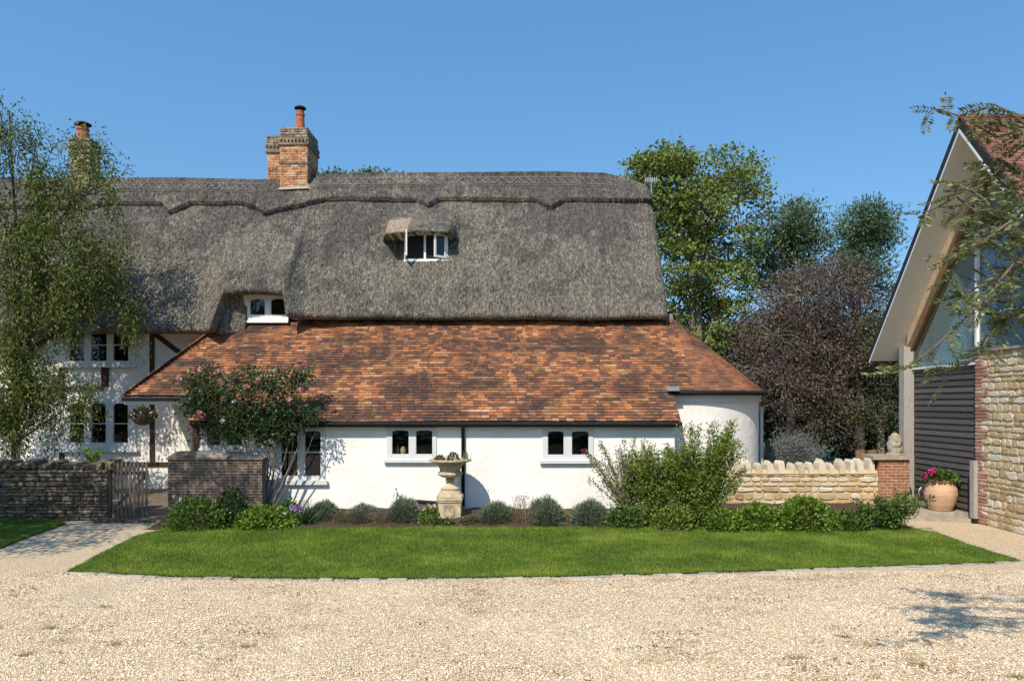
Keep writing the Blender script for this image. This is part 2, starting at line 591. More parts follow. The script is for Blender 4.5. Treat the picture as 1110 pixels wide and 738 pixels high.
def thatch_mat():
    m, nt, bs, out = newmat('weathered thatch')
    v = coords(nt)
    vs = coords(nt, (1.0, .55, .55))
    big = noise_n(nt, v, .55, 5, .6)
    fine = noise_n(nt, vs, 21, 7, .78)
    vor = N(nt, 'ShaderNodeTexVoronoi', Scale=26.0)
    nt.links.new(vs, vor.inputs['Vector'])
    speck = math_n(nt, 'ADD', math_n(nt, 'MULTIPLY', fine, .8), math_n(nt, 'MULTIPLY', vor.outputs['Distance'], .35))
    base = ramp(nt, speck, [(.32, (.054, .048, .044)), (.5, (.106, .096, .088)), (.68, (.152, .139, .127)), (.88, (.20, .186, .168))])
    mossy = ramp(nt, speck, [(.35, (.055, .048, .039)), (.48, (.155, .14, .112)), (.62, (.265, .242, .194)), (.85, (.36, .335, .27))])
    # lichen grows in clumps on the lower, flatter part of the roof
    sep = N(nt, 'ShaderNodeSeparateXYZ')
    nt.links.new(v, sep.inputs[0])
    hz = N(nt, 'ShaderNodeMapRange')
    hz.inputs['From Min'].default_value = 8.9
    hz.inputs['From Max'].default_value = 6.4
    nt.links.new(sep.outputs['Z'], hz.inputs[0])
    mid = noise_n(nt, v, 3.2, 5, .7)
    lf = math_n(nt, 'ADD', math_n(nt, 'MULTIPLY', big, .7), math_n(nt, 'MULTIPLY', mid, .55))
    lf = math_n(nt, 'ADD', lf, math_n(nt, 'MULTIPLY', hz.outputs[0], .13))
    lf = ramp(nt, lf, [(.655, (0, 0, 0)), (.745, (1, 1, 1))])
    c = mixc(nt, math_n(nt, 'MULTIPLY', lf, .8), base, mossy)
    streak = noise_n(nt, coords(nt, (2.2, .25, .25)), 1.6, 5, .65)
    c = mixc(nt, .55, c, ramp(nt, streak, [(.3, (.5, .48, .47)), (.7, (1.25, 1.24, 1.22))]), 'MULTIPLY')
    vor2 = N(nt, 'ShaderNodeTexVoronoi', Scale=12.0)
    nt.links.new(vs, vor2.inputs['Vector'])
    c = mixc(nt, .8, c, ramp(nt, vor2.outputs['Distance'], [(.25, (1.12, 1.12, 1.12)), (.7, (.70, .69, .68))]), 'MULTIPLY')
    comb = noise_n(nt, coords(nt, (1, .10, .10)), 34, 4, .6)
    c = mixc(nt, .6, c, ramp(nt, comb, [(.32, (.6, .6, .6)), (.68, (1.3, 1.3, 1.3))]), 'MULTIPLY')
    at = N(nt, 'ShaderNodeAttribute', attribute_name='tint')
    fresh = ramp(nt, speck, [(.36, (.10, .065, .045)), (.5, (.30, .215, .155)), (.66, (.46, .36, .27))])
    c = mixc(nt, math_n(nt, 'MULTIPLY', at.outputs['Fac'], .8), c, fresh)
    nt.links.new(c, bs.inputs['Base Color'])
    bs.inputs['Roughness'].default_value = 1
    bs.inputs['Specular IOR Level'].default_value = .1
    bump(nt, bs, math_n(nt, 'SUBTRACT', speck, math_n(nt, 'MULTIPLY', vor2.outputs['Distance'], .6)), 1.0, .06)
    return m


MT['thatch'] = thatch_mat()


def tile_mat(name, stops, dirt, lich):
    m, nt, bs, out = newmat(name)
    at = N(nt, 'ShaderNodeAttribute', attribute_name='tint')
    v = coords(nt)
    n1 = noise_n(nt, v, 14, 6, .7)
    big = noise_n(nt, v, .7, 5, .65)
    fac = math_n(nt, 'ADD', math_n(nt, 'MULTIPLY', at.outputs['Fac'], .7), math_n(nt, 'MULTIPLY_ADD', n1, .7))
    nt.nodes[-2].inputs[2].default_value = -.2
    c = ramp(nt, fac, stops)
    mk = math_n(nt, 'ADD', math_n(nt, 'MULTIPLY', big, .8), math_n(nt, 'MULTIPLY', n1, .35))
    c = mixc(nt, ramp(nt, mk, [(dirt[0], (0, 0, 0)), (dirt[1], (.85, .85, .85))]), c, dirt[2])
    ln = noise_n(nt, v, 2.3, 6, .75)
    c = mixc(nt, ramp(nt, ln, [(lich[0], (0, 0, 0)), (lich[1], (.8, .8, .8))]), c, lich[2])
    nt.links.new(c, bs.inputs['Base Color'])
    bs.inputs['Roughness'].default_value = .9
    bs.inputs['Specular IOR Level'].default_value = .2
    bump(nt, bs, n1, .5, .01)
    return m


MT['tiles'] = tile_mat('old clay tiles', [(0.0, (.05, .038, .034)), (.2, (.10, .068, .055)), (.38, (.17, .08, .05)), (.58, (.34, .135, .058)), (.76, (.44, .195, .085)), (.88, (.47, .29, .15)), (1, (.55, .44, .28))],
                       (.51, .68, (.045, .033, .03)), (.585, .72, (.27, .21, .07)))
MT['tiles2'] = tile_mat('red clay tiles', [(0, (.09, .04, .032)), (.5, (.19, .08, .058)), (1, (.30, .145, .105))], (.75, .95, (.05, .03, .03)), (.8, .9, (.2, .18, .1)))


def gravel_mat():
    m, nt, bs, out = newmat('pale gravel')
    v = coords(nt)
    vor = N(nt, 'ShaderNodeTexVoronoi', Scale=72.0)
    nt.links.new(v, vor.inputs['Vector'])
    sp = N(nt, 'ShaderNodeSeparateColor')
    nt.links.new(vor.outputs['Color'], sp.inputs[0])
    c = ramp(nt, sp.outputs[0], [(0, (.38, .25, .13)), (.2, (.64, .47, .28)), (.6, (.75, .59, .39)), (1, (.87, .77, .59))])
    edge = ramp(nt, vor.outputs['Distance'], [(.45, (1, 1, 1)), (.9, (.62, .55, .47))])
    c = mixc(nt, 1.0, c, edge, 'MULTIPLY')
    n2 = noise_n(nt, v, 1.1, 6, .7)
    c = mixc(nt, ramp(nt, n2, [(.60, (0, 0, 0)), (.80, (.5, .5, .5))]), c, (.26, .20, .13))
    nt.links.new(c, bs.inputs['Base Color'])
    bs.inputs['Roughness'].default_value = .95
    bump(nt, bs, math_n(nt, 'MULTIPLY', vor.outputs['Distance'], -1.0), .9, .02)
    return m


MT['gravel'] = gravel_mat()
MT['pebble'] = gmat('gravel pebbles', [(0, (.11, .07, .04)), (.16, (.44, .27, .12)), (.45, (.73, .57, .37)), (1, (.90, .82, .67))], tint=.9, nscale=30, nw=.12, bstr=0)
MT['turf'] = gmat('turf', [(0, (.05, .075, .008)), (.5, (.10, .145, .014)), (1, (.16, .185, .03))], nscale=5, bscale=60, bstr=.8)
MT['field'] = gmat('field', [(0, (.04, .06, .012)), (1, (.09, .11, .03))], nscale=.3, bscale=4, bstr=.5)


# ------------------------------------------------------------------ the setting
def struct(o):
    o['kind'] = 'structure'
    return o


mb = MB()
mb.add([(-900, -900, G - .03), (900, -900, G - .03), (900, 900, G - .03), (-900, 900, G - .03)], [(0, 1, 2, 3)])
struct(mb.build('ground', MT['field']))
mb = MB()
nx, ny = 90, 60
xs, ys = np.linspace(-15, 15, nx), np.linspace(-3, 21.5, ny)
vs = [(x, y, G + .012 * noise.noise((x * .6, y * .6, 0)) * (y < 12)) for y in ys for x in xs]
mb.add(vs, [(j * nx + i, j * nx + i + 1, (j + 1) * nx + i + 1, (j + 1) * nx + i) for j in range(ny - 1) for i in range(nx - 1)])
struct(mb.build('gravel_drive', MT['gravel'], smooth=True))

# loose stones of the drive near the camera
n = 140000
yy = 6.9 + 5.2 * rng.random(n) ** 1.25
xx = (rng.random(n) * 2 - 1) * (yy * .70 + .3)
rr = .0045 + .0065 * rng.random(n) ** 2.5
z0 = np.full(n, G + .004)
ang = rng.random(n) * 2 * PI
sx = rr * (1 + .35 * rng.random(n))
sy = rr * (.7 + .4 * rng.random(n))
corner = []
for k in range(5):
    a = 2 * PI * k / 5 + rng.random(n) * .5
    ux, uy = np.cos(a) * sx, np.sin(a) * sy
    corner.append(np.stack([xx + ux * np.cos(ang) - uy * np.sin(ang), yy + ux * np.sin(ang) + uy * np.cos(ang), z0 + rr * .25 * rng.random(n)], 1))
corner.append(np.stack([xx + rng.normal(size=n) * rr * .3, yy + rng.normal(size=n) * rr * .3, z0 + rr * (.9 + .5 * rng.random(n))], 1))
litter = np.array([noise.noise((x * .9, y * 1.6, 2)) + .7 * noise.noise((x * 3.5, y * 5, 6)) for x, y in zip(xx, yy)])
peb_t = np.clip(.12 + .88 * rng.random(n), 0, 1)
kerb_y = 11.45 + .011 * (xx - .2) ** 2
peb_t = np.where(rng.random(n) < .07 + .9 * np.clip(litter - .18, 0, 1) + .5 * np.exp(-np.abs(kerb_y - yy) / .22) * np.clip(.5 + litter, 0, 1), .12 * rng.random(n), peb_t)
peb = npmesh('gravel_stones', np.stack(corner, 1), 6, MT['pebble'], None, peb_t, None, [(k, (k + 1) % 5, 5) for k in range(5)])
peb['kind'] = 'stuff'
m = 26000
ly = 7.0 + 5.0 * rng.random(m)
lx = (rng.random(m) * 2 - 1) * (ly * .70)
lk = np.array([noise.noise((x * .8, y * 1.5, 2)) + .8 * noise.noise((x * 3.2, y * 5.5, 6)) for x, y in zip(lx, ly)])
ky = 11.42 + .011 * (lx - .2) ** 2
keep = (rng.random(m) < np.clip(lk - .16, 0, 1) * 1.5 + .9 * np.exp(-np.abs(ky - ly - .12) / .12) * np.clip(lk + .25, 0, 1) + .02) & (ly < ky)
lp = np.stack([lx, ly, np.full(m, G + .021)], 1)[keep]
lax = rng.normal(size=lp.shape) * np.array([1, 1, .25])
lit = npmesh('gravel_litter', leaf_verts(lp, lax, .016 + .035 * rng.random(len(lp)) ** 2, .013), 4, gmat('dry litter', [(0, (.06, .042, .025)), (.6, (.17, .12, .065)), (1, (.24, .22, .09))], tint=1, nw=.1, bstr=0))
lit['kind'] = 'stuff'
tag(lit, 'brown dry leaf litter and moss scraps scattered in patches over the gravel', 'leaf litter')
tag(peb, 'loose pale cream and tan gravel stones covering the drive', 'gravel')

# lawn outline (from the photograph's edge, laid on the ground)
LZ = G + .03
front = [gp(x, y) for x, y in ((76, 620.5), (140, 623.5), (200, 626), (300, 627.5), (420, 628), (560, 626.5), (740, 622.5), (880, 617), (1000, 613), (1104, 609))]
right = [gp(1050, 592), gp(1012, 578)]
backl = [Vector((8.2, 16.3, G)), Vector((3, 16.15, G)), Vector((-1, 16.2, G)), Vector((-4, 16.2, G)), Vector((-7.2, 16.4, G))]
left = [gp(150, 582), gp(110, 602)]
outline = front + right + backl + left
mb = MB()
mb.add([(p.x, p.y, LZ) for p in outline], [tuple(range(len(outline)))])
struct(mb.build('lawn', MT['turf']))
leftlawn = [gp(-260, 640), gp(-60, 606), gp(0, 595), (gp(35, 581)), gp(72, 568), Vector((-10.2, 17.2, G)), Vector((-18, 17.2, G)), Vector((-19, 11, G))]
mb = MB()
mb.add([(p.x, p.y, LZ) for p in leftlawn], [tuple(range(len(leftlawn)))])
struct(mb.build('side_lawn', MT['turf']))


def inside(px, py, poly):
    c = np.zeros(len(px), bool)
    j = len(poly) - 1
    for i in range(len(poly)):
        xi, yi, xj, yj = poly[i].x, poly[i].y, poly[j].x, poly[j].y
        cond = ((yi > py) != (yj > py)) & (px < (xj - xi) * (py - yi) / (yj - yi + 1e-12) + xi)
        c ^= cond
        j = i
    return c


def grass(poly, n, name, label, x0, x1, y0, y1, h=.045):
    px = x0 + (x1 - x0) * rng.random(n)
    py = y0 + (y1 - y0) * rng.random(n)
    k = inside(px, py, poly)
    px, py = px[k], py[k]
    m = len(px)
    a = np.stack([px, py, np.full(m, LZ - .005)], 1)
    pat = np.array([noise.noise((x * .9, y * .9, 3)) + .6 * noise.noise((x * 3.1, y * 3.1, 8)) for x, y in zip(px, py)])
    hh = h * (.6 + .8 * rng.random(m)) * (1 + .35 * pat)
    b = a + np.stack([rng.normal(size=m) * .018, rng.normal(size=m) * .018 - .004, hh], 1)
    d = unit(np.cross(b - a, rng.normal(size=(m, 3)))) * .005
    v = np.stack([a - d, a + d, b], 1)
    t = np.clip(.45 + .75 * pat + rng.normal(size=m) * .2, 0, 1)
    edge = np.clip(1 - (py - (11.75 + .02 * np.abs(px) ** 1.2)) / .35, 0, 1) * (rng.random(m) < .5)
    t = np.clip(t + edge * .3, 0, 1)
    o = npmesh(name, v, 3, MT['grass'], None, t)
    o['kind'] = 'stuff'
    tag(o, label, 'grass')


grass(outline, 210000, 'lawn_grass', 'short mown green grass of the lawn before the white cottage', -7.6, 9.2, 11.3, 16.6)
grass(leftlawn, 45000, 'side_lawn_grass', 'shaded mown grass below the dark dry stone wall', -13, -8, 12, 17.3)

# ragged tufts of grass leaning over the kerb
def edge_points(n):
    seg = list(zip(front[:-1], front[1:])) + [(left[1], front[0]), (left[0], left[1]), (front[-1], right[0]), (right[0], right[1])]
    w = np.array([(b - a).length for a, b in seg]); w /= w.sum()
    k = rng.choice(len(seg), n, p=w)
    u = rng.random(n)
    A = np.array([list(seg[i][0]) for i in k]); B = np.array([list(seg[i][1]) for i in k])
    return A * (1 - u[:, None]) + B * u[:, None], u
m = 16000
a, _ = edge_points(m)
a[:, 2] = LZ - .01
dens = np.array([noise.noise((x * 1.7, y * 1.7, 4)) for x, y in zip(a[:, 0], a[:, 1])])
a = a[rng.random(m) < .45 + .9 * dens]
m = len(a)
a[:, 1] += .01 + rng.normal(size=m) * .02
b = a + np.stack([rng.normal(size=m) * .03, -.035 + rng.normal(size=m) * .03, .02 + .03 * rng.random(m)], 1)
d = unit(np.cross(b - a, rng.normal(size=(m, 3)))) * .005
eg = npmesh('edge_grass', np.stack([a - d, a + d, b], 1), 3, MT['grass'], None, np.clip(.62 + .25 * rng.normal(size=m), 0, 1))
eg['kind'] = 'stuff'
tag(eg, 'longer yellowing grass leaning over the lawn kerb', 'grass')

# kerb of setts round the lawn
mb = MB()
line = [left[0] + Vector((-.06, .6, 0)), left[0] + Vector((-.06, 0, 0)), left[1] + Vector((-.06, 0, 0))] + [p + Vector((0, -.06, 0)) for p in front] + [right[0] + Vector((.07, 0, 0)), right[1] + Vector((.07, 0, 0))]
for a, b in zip(line[:-1], line[1:]):
    d = b - a
    L = d.length
    d.normalize()
    s = 0
    while s < L:
        w = random.uniform(.16, .34)
        c = a + d * (s + w / 2) + Vector((random.uniform(-.012, .012), random.uniform(-.012, .012), 0))
        up = Vector((0, 0, 1))
        nrm = d.cross(up)
        # a worn block: bottom larger than the top
        h = random.uniform(.008, .036)
        q = []
        for zz, sc in ((-.03, 1), (h * .6, 1), (h, .84)):
            for i, j in ((-1, -1), (1, -1), (1, 1), (-1, 1)):
                q.append(c + d * (i * (w / 2 - .008) * sc + random.uniform(-.006, .006)) + nrm * (j * .042 * sc + random.uniform(-.006, .006)) + up * zz)
        mb.add(q, [(0, 1, 5, 4), (1, 2, 6, 5), (2, 3, 7, 6), (3, 0, 4, 7), (4, 5, 9, 8), (5, 6, 10, 9), (6, 7, 11, 10), (7, 4, 8, 11), (8, 9, 10, 11)], random.random())
        s += w
struct(mb.build('kerb', MT['sett']))

# flower bed: soil rising to the wall, a soil strip by the right wall
mb = MB()
nx, ny = 120, 14
vs = []
for j in range(ny):
    for i in range(nx):
        x = -7.7 + 16.2 * i / (nx - 1)
        t = j / (ny - 1)
        y = 15.95 + 2.2 * t if x < 3.8 else 15.95 + 3.3 * t
        y += (.06 if j == 0 else 0) * noise.noise((x * 2, 0, 0))
        vs.append((x, y, G - .01 + .17 * sstep(0, .9, t) + .05 * noise.noise((x * 3, y * 3, 5)) * sstep(0, .2, t) + .02 * (t > .05)))
mb.add(vs, [(j * nx + i, j * nx + i + 1, (j + 1) * nx + i + 1, (j + 1) * nx + i) for j in range(ny - 1) for i in range(nx - 1)])
struct(mb.build('flower_bed', MT['soil'], smooth=True))

# brick path beyond the gate, rising to the porch
mb = MB()
q = [(-9.15, 17.1, G + .02), (-7.7, 17.1, G + .02), (-7.5, 20.95, .17), (-11, 20.95, .17)]
mb.add(q, [(0, 1, 2, 3)])
mb.add([(-16, 20.98, .17), (-7.5, 20.98, .17), (-7.5, 17.9, G + .05), (-16, 17.9, G - .02)], [(0, 1, 2, 3)])
struct(mb.build('path', MT['paver'], uv=True))
mb = MB()
for k in range(9):
    x = -9.2 + k * .17
    mb.stone((x, 17.08, G + .015), (1, 0, 0), (0, -1, 0), .16, .07, .14, random.random(), .1, .2)
struct(mb.build('path_edging', MT['drystone']))
# stone apron before the barn door
mb = MB()
mb.prism([Vector((9.1, 19.7, G)), Vector((9.0, 17.35, G)), Vector((10.16, 16.95, G)), Vector((10.3, 17.05, G)), Vector((10.36, 19.7, G))], (0, 0, 1), .09)
mb.prism([Vector((9.3, 19.68, G + .09)), Vector((9.25, 17.62, G + .09)), Vector((10.0, 17.3, G + .09)), Vector((10.33, 17.28, G + .09)), Vector((10.34, 19.68, G + .09))], (0, 0, 1), .09)
struct(mb.build('stone_step', MT['stone_cap']))

# ------------------------------------------------------------------ the cottage
WY = 18.0      # front wall of the lean-to
MY = 21.0      # front wall of the old house
COT = thing('cottage', 'white thatched cottage with orange tiled lean-to roof, small casement windows and brick chimneys', 'house', (-2, 20.5, 0))


def wall_pieces(mb, x0, x1, z0, z1, y0, y1, holes):
    """front wall as boxes round rectangular openings"""
    xs = sorted({x0, x1} | {h[0] for h in holes} | {h[1] for h in holes})
    zs = sorted({z0, z1} | {h[2] for h in holes} | {h[3] for h in holes})
    for i in range(len(xs) - 1):
        run = None
        for j in range(len(zs) - 1):
            cx, cz = (xs[i] + xs[i + 1]) / 2, (zs[j] + zs[j + 1]) / 2
            solid = not any(h[0] < cx < h[1] and h[2] < cz < h[3] for h in holes)
            if solid:
                run = (run[0], zs[j + 1]) if run else (zs[j], zs[j + 1])
            if (not solid or j == len(zs) - 2) and run:
                mb.box(xs[i], xs[i + 1], y0, y1, run[0], run[1])
                run = None


def window(parent, px0, px1, py0, py1, Y, panes, py_top, py_bot, arch=2.0, bars=(), sill=None, deep=.07, mat='whitewood', proud=.0):
    """painted casement window; panes = [(px0, px1)] of glass between py_top and py_bot"""
    mb = MB()
    x0, x1, z1, z0 = PX(px0, Y), PX(px1, Y), PZ(py0, Y), PZ(py1, Y)
    y0, y1 = Y - proud, Y - proud + deep
    zt, zb = PZ(py_top, Y), PZ(py_bot, Y)
    pr = [(PX(a, Y), PX(b, Y)) for a, b in panes]
    mb.box(x0, x1, y0, y1, z0, zb)                       # bottom rail
    edges = [x0] + [v for p in pr for v in p] + [x1]
    for i in range(0, len(edges), 2):
        mb.box(edges[i], edges[i + 1], y0, y1, zb, z1)   # stiles
    ah = arch * Y / F
    for a, b in pr:                                      # head with a shallow arch
        k = 10
        pts = [Vector((a, y0, z1)), Vector((a, y0, zt - ah))]
        for i in range(1, k):
            t = i / k
            pts.append(Vector((a + (b - a) * t, y0, zt - ah + ah * (1 - (2 * t - 1) ** 4) ** .8)))
        pts += [Vector((b, y0, zt - ah)), Vector((b, y0, z1))]
        mb.prism(pts, (0, 1, 0), deep)
        for by in bars:
            zz = PZ(by, Y)
            mb.box(a, b, y0 + .012, y1 - .012, zz - .012, zz + .012)
    # casement mouldings: thin raised line round each pane
    for a, b in pr:
        for u, v in ((a - .034, a - .026), (b + .026, b + .034)):
            mb.box(u, v, y0 - .006, y0 - .0005, zb - .04, zt + .03)
    f = mb.build('window', MT[mat], parent)
    for a, b in pr:
        g = MB()
        g.add([(a - .01, y0 + .04, zb - .01), (b + .01, y0 + .04, zb - .01), (b + .01, y0 + .04, zt + .01), (a - .01, y0 + .04, zt + .01)], [(0, 1, 2, 3)])
        g.build('pane', MT['glass'], f)
    if sill:
        s = MB()
        sx0, sx1, st, sb = PX(sill[0], Y), PX(sill[1], Y), PZ(sill[2], Y), PZ(sill[3], Y)
        s.prism([Vector((sx0, y0 - .07, sb)), Vector((sx0, y0 - .07, st - .015)), Vector((sx0, y0 - .003, st)), Vector((sx0, y0 - .003, sb))], (1, 0, 0), sx1 - sx0)
        s.build('sill', MT[mat], f)
    return (x0 + .02, x1 - .02, z0 + .02, z1 - .02)


H = []
H.append(window(COT, 419, 473, 463.5, 498, WY, [(425, 443), (451, 468.6)], 466.3, 492, 1.4, mat='greywood', sill=(416, 476, 497.5, 501)))
H.append(window(COT, 588, 643, 464.5, 498.5, WY, [(594, 611), (620, 638)], 467.3, 492.6, 1.4, mat='greywood', sill=(585, 646, 498, 502)))
H.append(window(COT, 299, 352, 463, 521, WY, [(305, 322.5), (330.5, 347.5)], 467, 515.5, 2.0, bars=(490,), mat='greywood', sill=(297, 355, 520, 525)))
H.append(window(COT, 219, 269, 455, 486, WY, [(224, 238.5), (246, 263)], 458, 482.5, 1.5, sill=(216, 272, 485.5, 489.5)))
wl, wr = PX(211, WY), PX(731.5, WY)
mb = MB()
wall_pieces(mb, wl, wr, .0, 2.16, WY + .03, WY + .3, H)
mb.box(wl, wl + .27, WY + .3, 19.0, -.1, 2.25)
mb.box(wl, wl + .27, 19.0, MY, -.1, 2.9)
mb.box(wr - .27, wr, WY + .3, 19.2, -.1, 2.3)
mb.build('wall', MT['white'], COT)
mb = MB()
for a, b in ((wl, PX(496, WY)), (PX(508, WY), wr)):
    mb.box(a, b, WY + .025, WY + .2, -.3, .012)
mb.build('plinth', MT['plinth'], COT, uv=True)

# bay with a curved wall
BC = Vector((4.45, 21.05, 0))
BR = 2.22
mb = MB()
pts = [(wr - .02, BC.y - BR)]
for k in range(0, 41):
    a = R(-90 + 180 * k / 40)
    pts.append((BC.x + BR * math.cos(a), BC.y + BR * math.sin(a)))
vs, fs = [], []
zl = (-.2, 1.0, 2.0, 2.55)
for x, y in pts:
    for z in zl:
        vs.append((x, y, z))
for i in range(len(pts) - 1):
    for j in range(3):
        fs.append((i * 4 + j, (i + 1) * 4 + j, (i + 1) * 4 + j + 1, i * 4 + j + 1))
mb.add(vs, fs)
mb.build('bay_wall', MT['white'], COT, smooth=True)
mb = MB()      # eaves band over the curved wall
vs, fs = [], []
pb = [(wr + .02, BC.y - BR - .06)] + [(BC.x + (BR + .06) * math.cos(R(-90 + 4 * k)), BC.y + (BR + .06) * math.sin(R(-90 + 4 * k))) for k in range(41)]
for x, y in pb:
    vs += [(x, y, 2.53), (x, y, 2.70)]
for i in range(len(pb) - 1):
    fs.append((2 * i, 2 * i + 2, 2 * i + 3, 2 * i + 1))
pi_ = [(wr + .02, BC.y - BR + .03)] + [(BC.x + (BR - .03) * math.cos(R(-90 + 4 * k)), BC.y + (BR - .03) * math.sin(R(-90 + 4 * k))) for k in range(41)]
b0 = len(vs)
vs += [(x, y, 2.53) for x, y in pi_]
for i in range(len(pb) - 1):
    fs.append((2 * i, b0 + i, b0 + i + 1, 2 * i + 2))
mb.add(vs, fs)
mb.build('eaves_band', MT['greywood'], COT, smooth=False)
mb = MB()
mb.tube([(wr + .05, BC.y - BR - .2, 2.76)] + [(BC.x + (BR + .2) * math.cos(R(-90 + 4 * k)), BC.y + (BR + .2) * math.sin(R(-90 + 4 * k)), 2.76) for k in range(36)], .055, 8)
mb.build('gutter', MT['black'], COT, smooth=True)
mb = MB()
mb.tube([(6.76, 20.75, -.1), (6.76, 20.75, 2.4)], .05, 10)
mb.tube([(6.76, 20.75, 2.28), (6.76, 20.75, 2.42)], .06, 10)
mb.build('downpipe', MT['greywood'], COT, smooth=True)
mb = MB()
e = P(722, 421, 18.45)
mb.obox((e.x + .18, e.y + .06, e.z - .01), (.15, 0, 0), (0, .06, .05), (0, -.004, .006))
mb.build('flashing', MT['lead'], COT)

# old house wall with its windows
H = []
H.append(window(COT, 68, 146.5, 356, 394, MY, [(76, 91.5), (99, 116), (123, 139.5)], 357.5, 391, .5, bars=(374,), sill=(64, 149, 394, 398), proud=.02))
H.append(window(COT, 65, 147.5, 434, 486, MY, [(76, 91.5), (99, 115), (123, 139)], 437, 479.5, 2.5, bars=(459,), sill=(62, 150, 485.5, 489.5), proud=.02))
mb = MB()
wall_pieces(mb, -17, -7.2, .1, 4.75, MY + .03, MY + .35, H)
mb.box(-7.2, 4.0, MY + .04, MY + .34, -.1, 5.0)
mb.box(3.7, 4.0, MY + .34, 26.6, -.1, 5.0)
mb.box(-17, 4.0, 26.3, 26.6, -.1, 5.0)
mb.box(-17.3, -17, MY + .03, 26.6, -.1, 5.0)
mb.prism([Vector((3.7, 21.3, 5.0)), Vector((3.7, 26.3, 5.0)), Vector((3.7, 23.7, 8.6))], (1, 0, 0), .29)
mb.build('wall', MT['white'], COT)
for a, b, w in (((165, 360), (165, 501), .13), ((168, 362), (197, 384), .13), ((114, 398.5), (114, 419), .2), ((67, 398), (67, 433), .14), ((67, 490), (67, 506), .14),
                ((18, 345), (18, 503), .17), ((20, 421), (112, 421), .13), ((60, 503), (190, 503), .12), ((60, 360), (20, 392), .13)):
    pa, pb_ = P(a[0], a[1], MY + .02), P(b[0], b[1], MY + .02)
    mb = MB()
    mb.bar(pa, pb_, .05, w, up=(0, 0, 1)) if a[0] != b[0] else mb.box(pa.x - w / 2, pa.x + w / 2, MY - .004, MY + .045, pb_.z, pa.z)
    mb.build('timber_post' if a[0] == b[0] else 'timber_rail', MT['timber'] if a[0] > 20 else MT['oldwood'], COT)
mb = MB()
mb.box(wl - .05, wl + .1, WY - .012, WY + .1, .6, 2.62)
mb.build('timber_post', MT['timber'], COT)
# near-black floors and back walls paint the shade of the rooms
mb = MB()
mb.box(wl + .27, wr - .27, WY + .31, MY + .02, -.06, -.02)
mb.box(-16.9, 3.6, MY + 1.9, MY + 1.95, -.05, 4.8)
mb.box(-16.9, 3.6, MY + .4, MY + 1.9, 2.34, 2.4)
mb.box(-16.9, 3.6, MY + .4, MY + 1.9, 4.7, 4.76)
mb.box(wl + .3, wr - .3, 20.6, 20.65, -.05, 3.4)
mb.build('interior_shade', MT['dark'], COT)

# lean-to tile roof: every tile a piece of clay
K = .85
Y0, Z0 = 17.83, 2.065
sl = math.sqrt(1 + K * K)
UPV = Vector((0, 1 / sl, K / sl))


def tile_row(mb, a, b, up, w=.17, length=.20, lift=.036, th=.021, tilt=.006, tbias=0.0):
    a, b, up = Vector(a), Vector(b), Vector(up)
    d = b - a
    L = d.length
    if L < .05:
        return
    d.normalize()
    nrm = d.cross(up)
    if nrm.z < 0:
        nrm = -nrm
    s = random.uniform(-w, 0)
    while s < L:
        s0, s1 = max(0, s), min(L, s + w * random.uniform(.97, 1.02) - .004)
        s += w
        if s1 - s0 < .02:
            continue
        j = random.uniform(-tilt, tilt)
        dl = random.uniform(-.007, .007)
        lf0, lf1 = lift + j + random.uniform(0, tilt), lift - j + random.uniform(0, tilt)
        p = [a + d * s0 + up * dl + nrm * lf0, a + d * s1 + up * dl + nrm * lf1, a + d * s1 + up * length + nrm * .004, a + d * s0 + up * length + nrm * .004]
        q = [v - nrm * th for v in p]
        q0 = a + d * s0
        t = .80 * random.random() + .34 * (.5 + .9 * noise.noise((q0.x * .9, q0.y * 9, q0.z * 2))) - .06 + (.25 if random.random() < .05 else 0)
        mb.add(p + q, [(0, 1, 2, 3), (4, 5, 1, 0), (5, 6, 2, 1), (7, 4, 0, 3)], min(1, max(0, t)))


mb = MB()
gauge = .104
YS = 18.5                       # where the higher side eaves start
HL0, HL1 = (-9.42, 18.5), (-7.95, 20.75)
nrow = int((21.05 - Y0) * sl / gauge)
for r in range(nrow):
    s = r * gauge
    y = Y0 + s / sl
    z = Z0 + K * (y - Y0)
    if y < YS:
        x0 = wl - .08
    else:
        x0 = HL0[0] + (HL1[0] - HL0[0]) * (y - HL0[1]) / (HL1[1] - HL0[1])
    x1 = 3.93 if y < 18.62 else BC.x
    sag = .012 * math.sin(y * 9)
    xm = [x0 + (x1 - x0) * k / 6 for k in range(7)]
    for k in range(6):
        zz = [z + .035 * noise.noise((x * .35, y * .8, 2)) + .008 * noise.noise((x * 1.4, y * 2, 7)) for x in (xm[k], xm[k + 1])]
        tile_row(mb, (xm[k], y, zz[0]), (xm[k + 1], y, zz[1]), UPV)
# rounded right end
Rm = BC.y - 18.62
zb_ = Z0 + K * (18.62 - Y0)
for r in range(int(Rm * sl / gauge)):
    rad = Rm - r * gauge / sl
    z = zb_ + K * (Rm - rad)
    if rad < .12:
        break
    m = max(3, int(rad * PI / .165))
    off = random.random()
    for k in range(m):
        a0, a1 = -PI / 2 + PI * (k + off * .9) / m, -PI / 2 + PI * (k + off * .9 + .97) / m
        if a1 > PI * .55:
            continue
        a0 = -PI / 2 if k == 0 else a0
        rr_ = rad - .2 / sl
        rr_ = max(rr_, .02)
        j = random.uniform(-.006, .006)
        p0 = [BC + Vector((rad * math.cos(a), rad * math.sin(a), z + .034 + j)) for a in (a0, a1)]
        p1 = [BC + Vector((rr_ * math.cos(a), rr_ * math.sin(a), z + K * (rad - rr_) + .004)) for a in (a1, a0)]
        p = p0 + p1
        q = [v - Vector((0, 0, .016)) for v in p]
        mb.add(p + q, [(0, 1, 2, 3), (4, 5, 1, 0), (5, 6, 2, 1), (7, 4, 0, 3)], random.uniform(.28, .68))
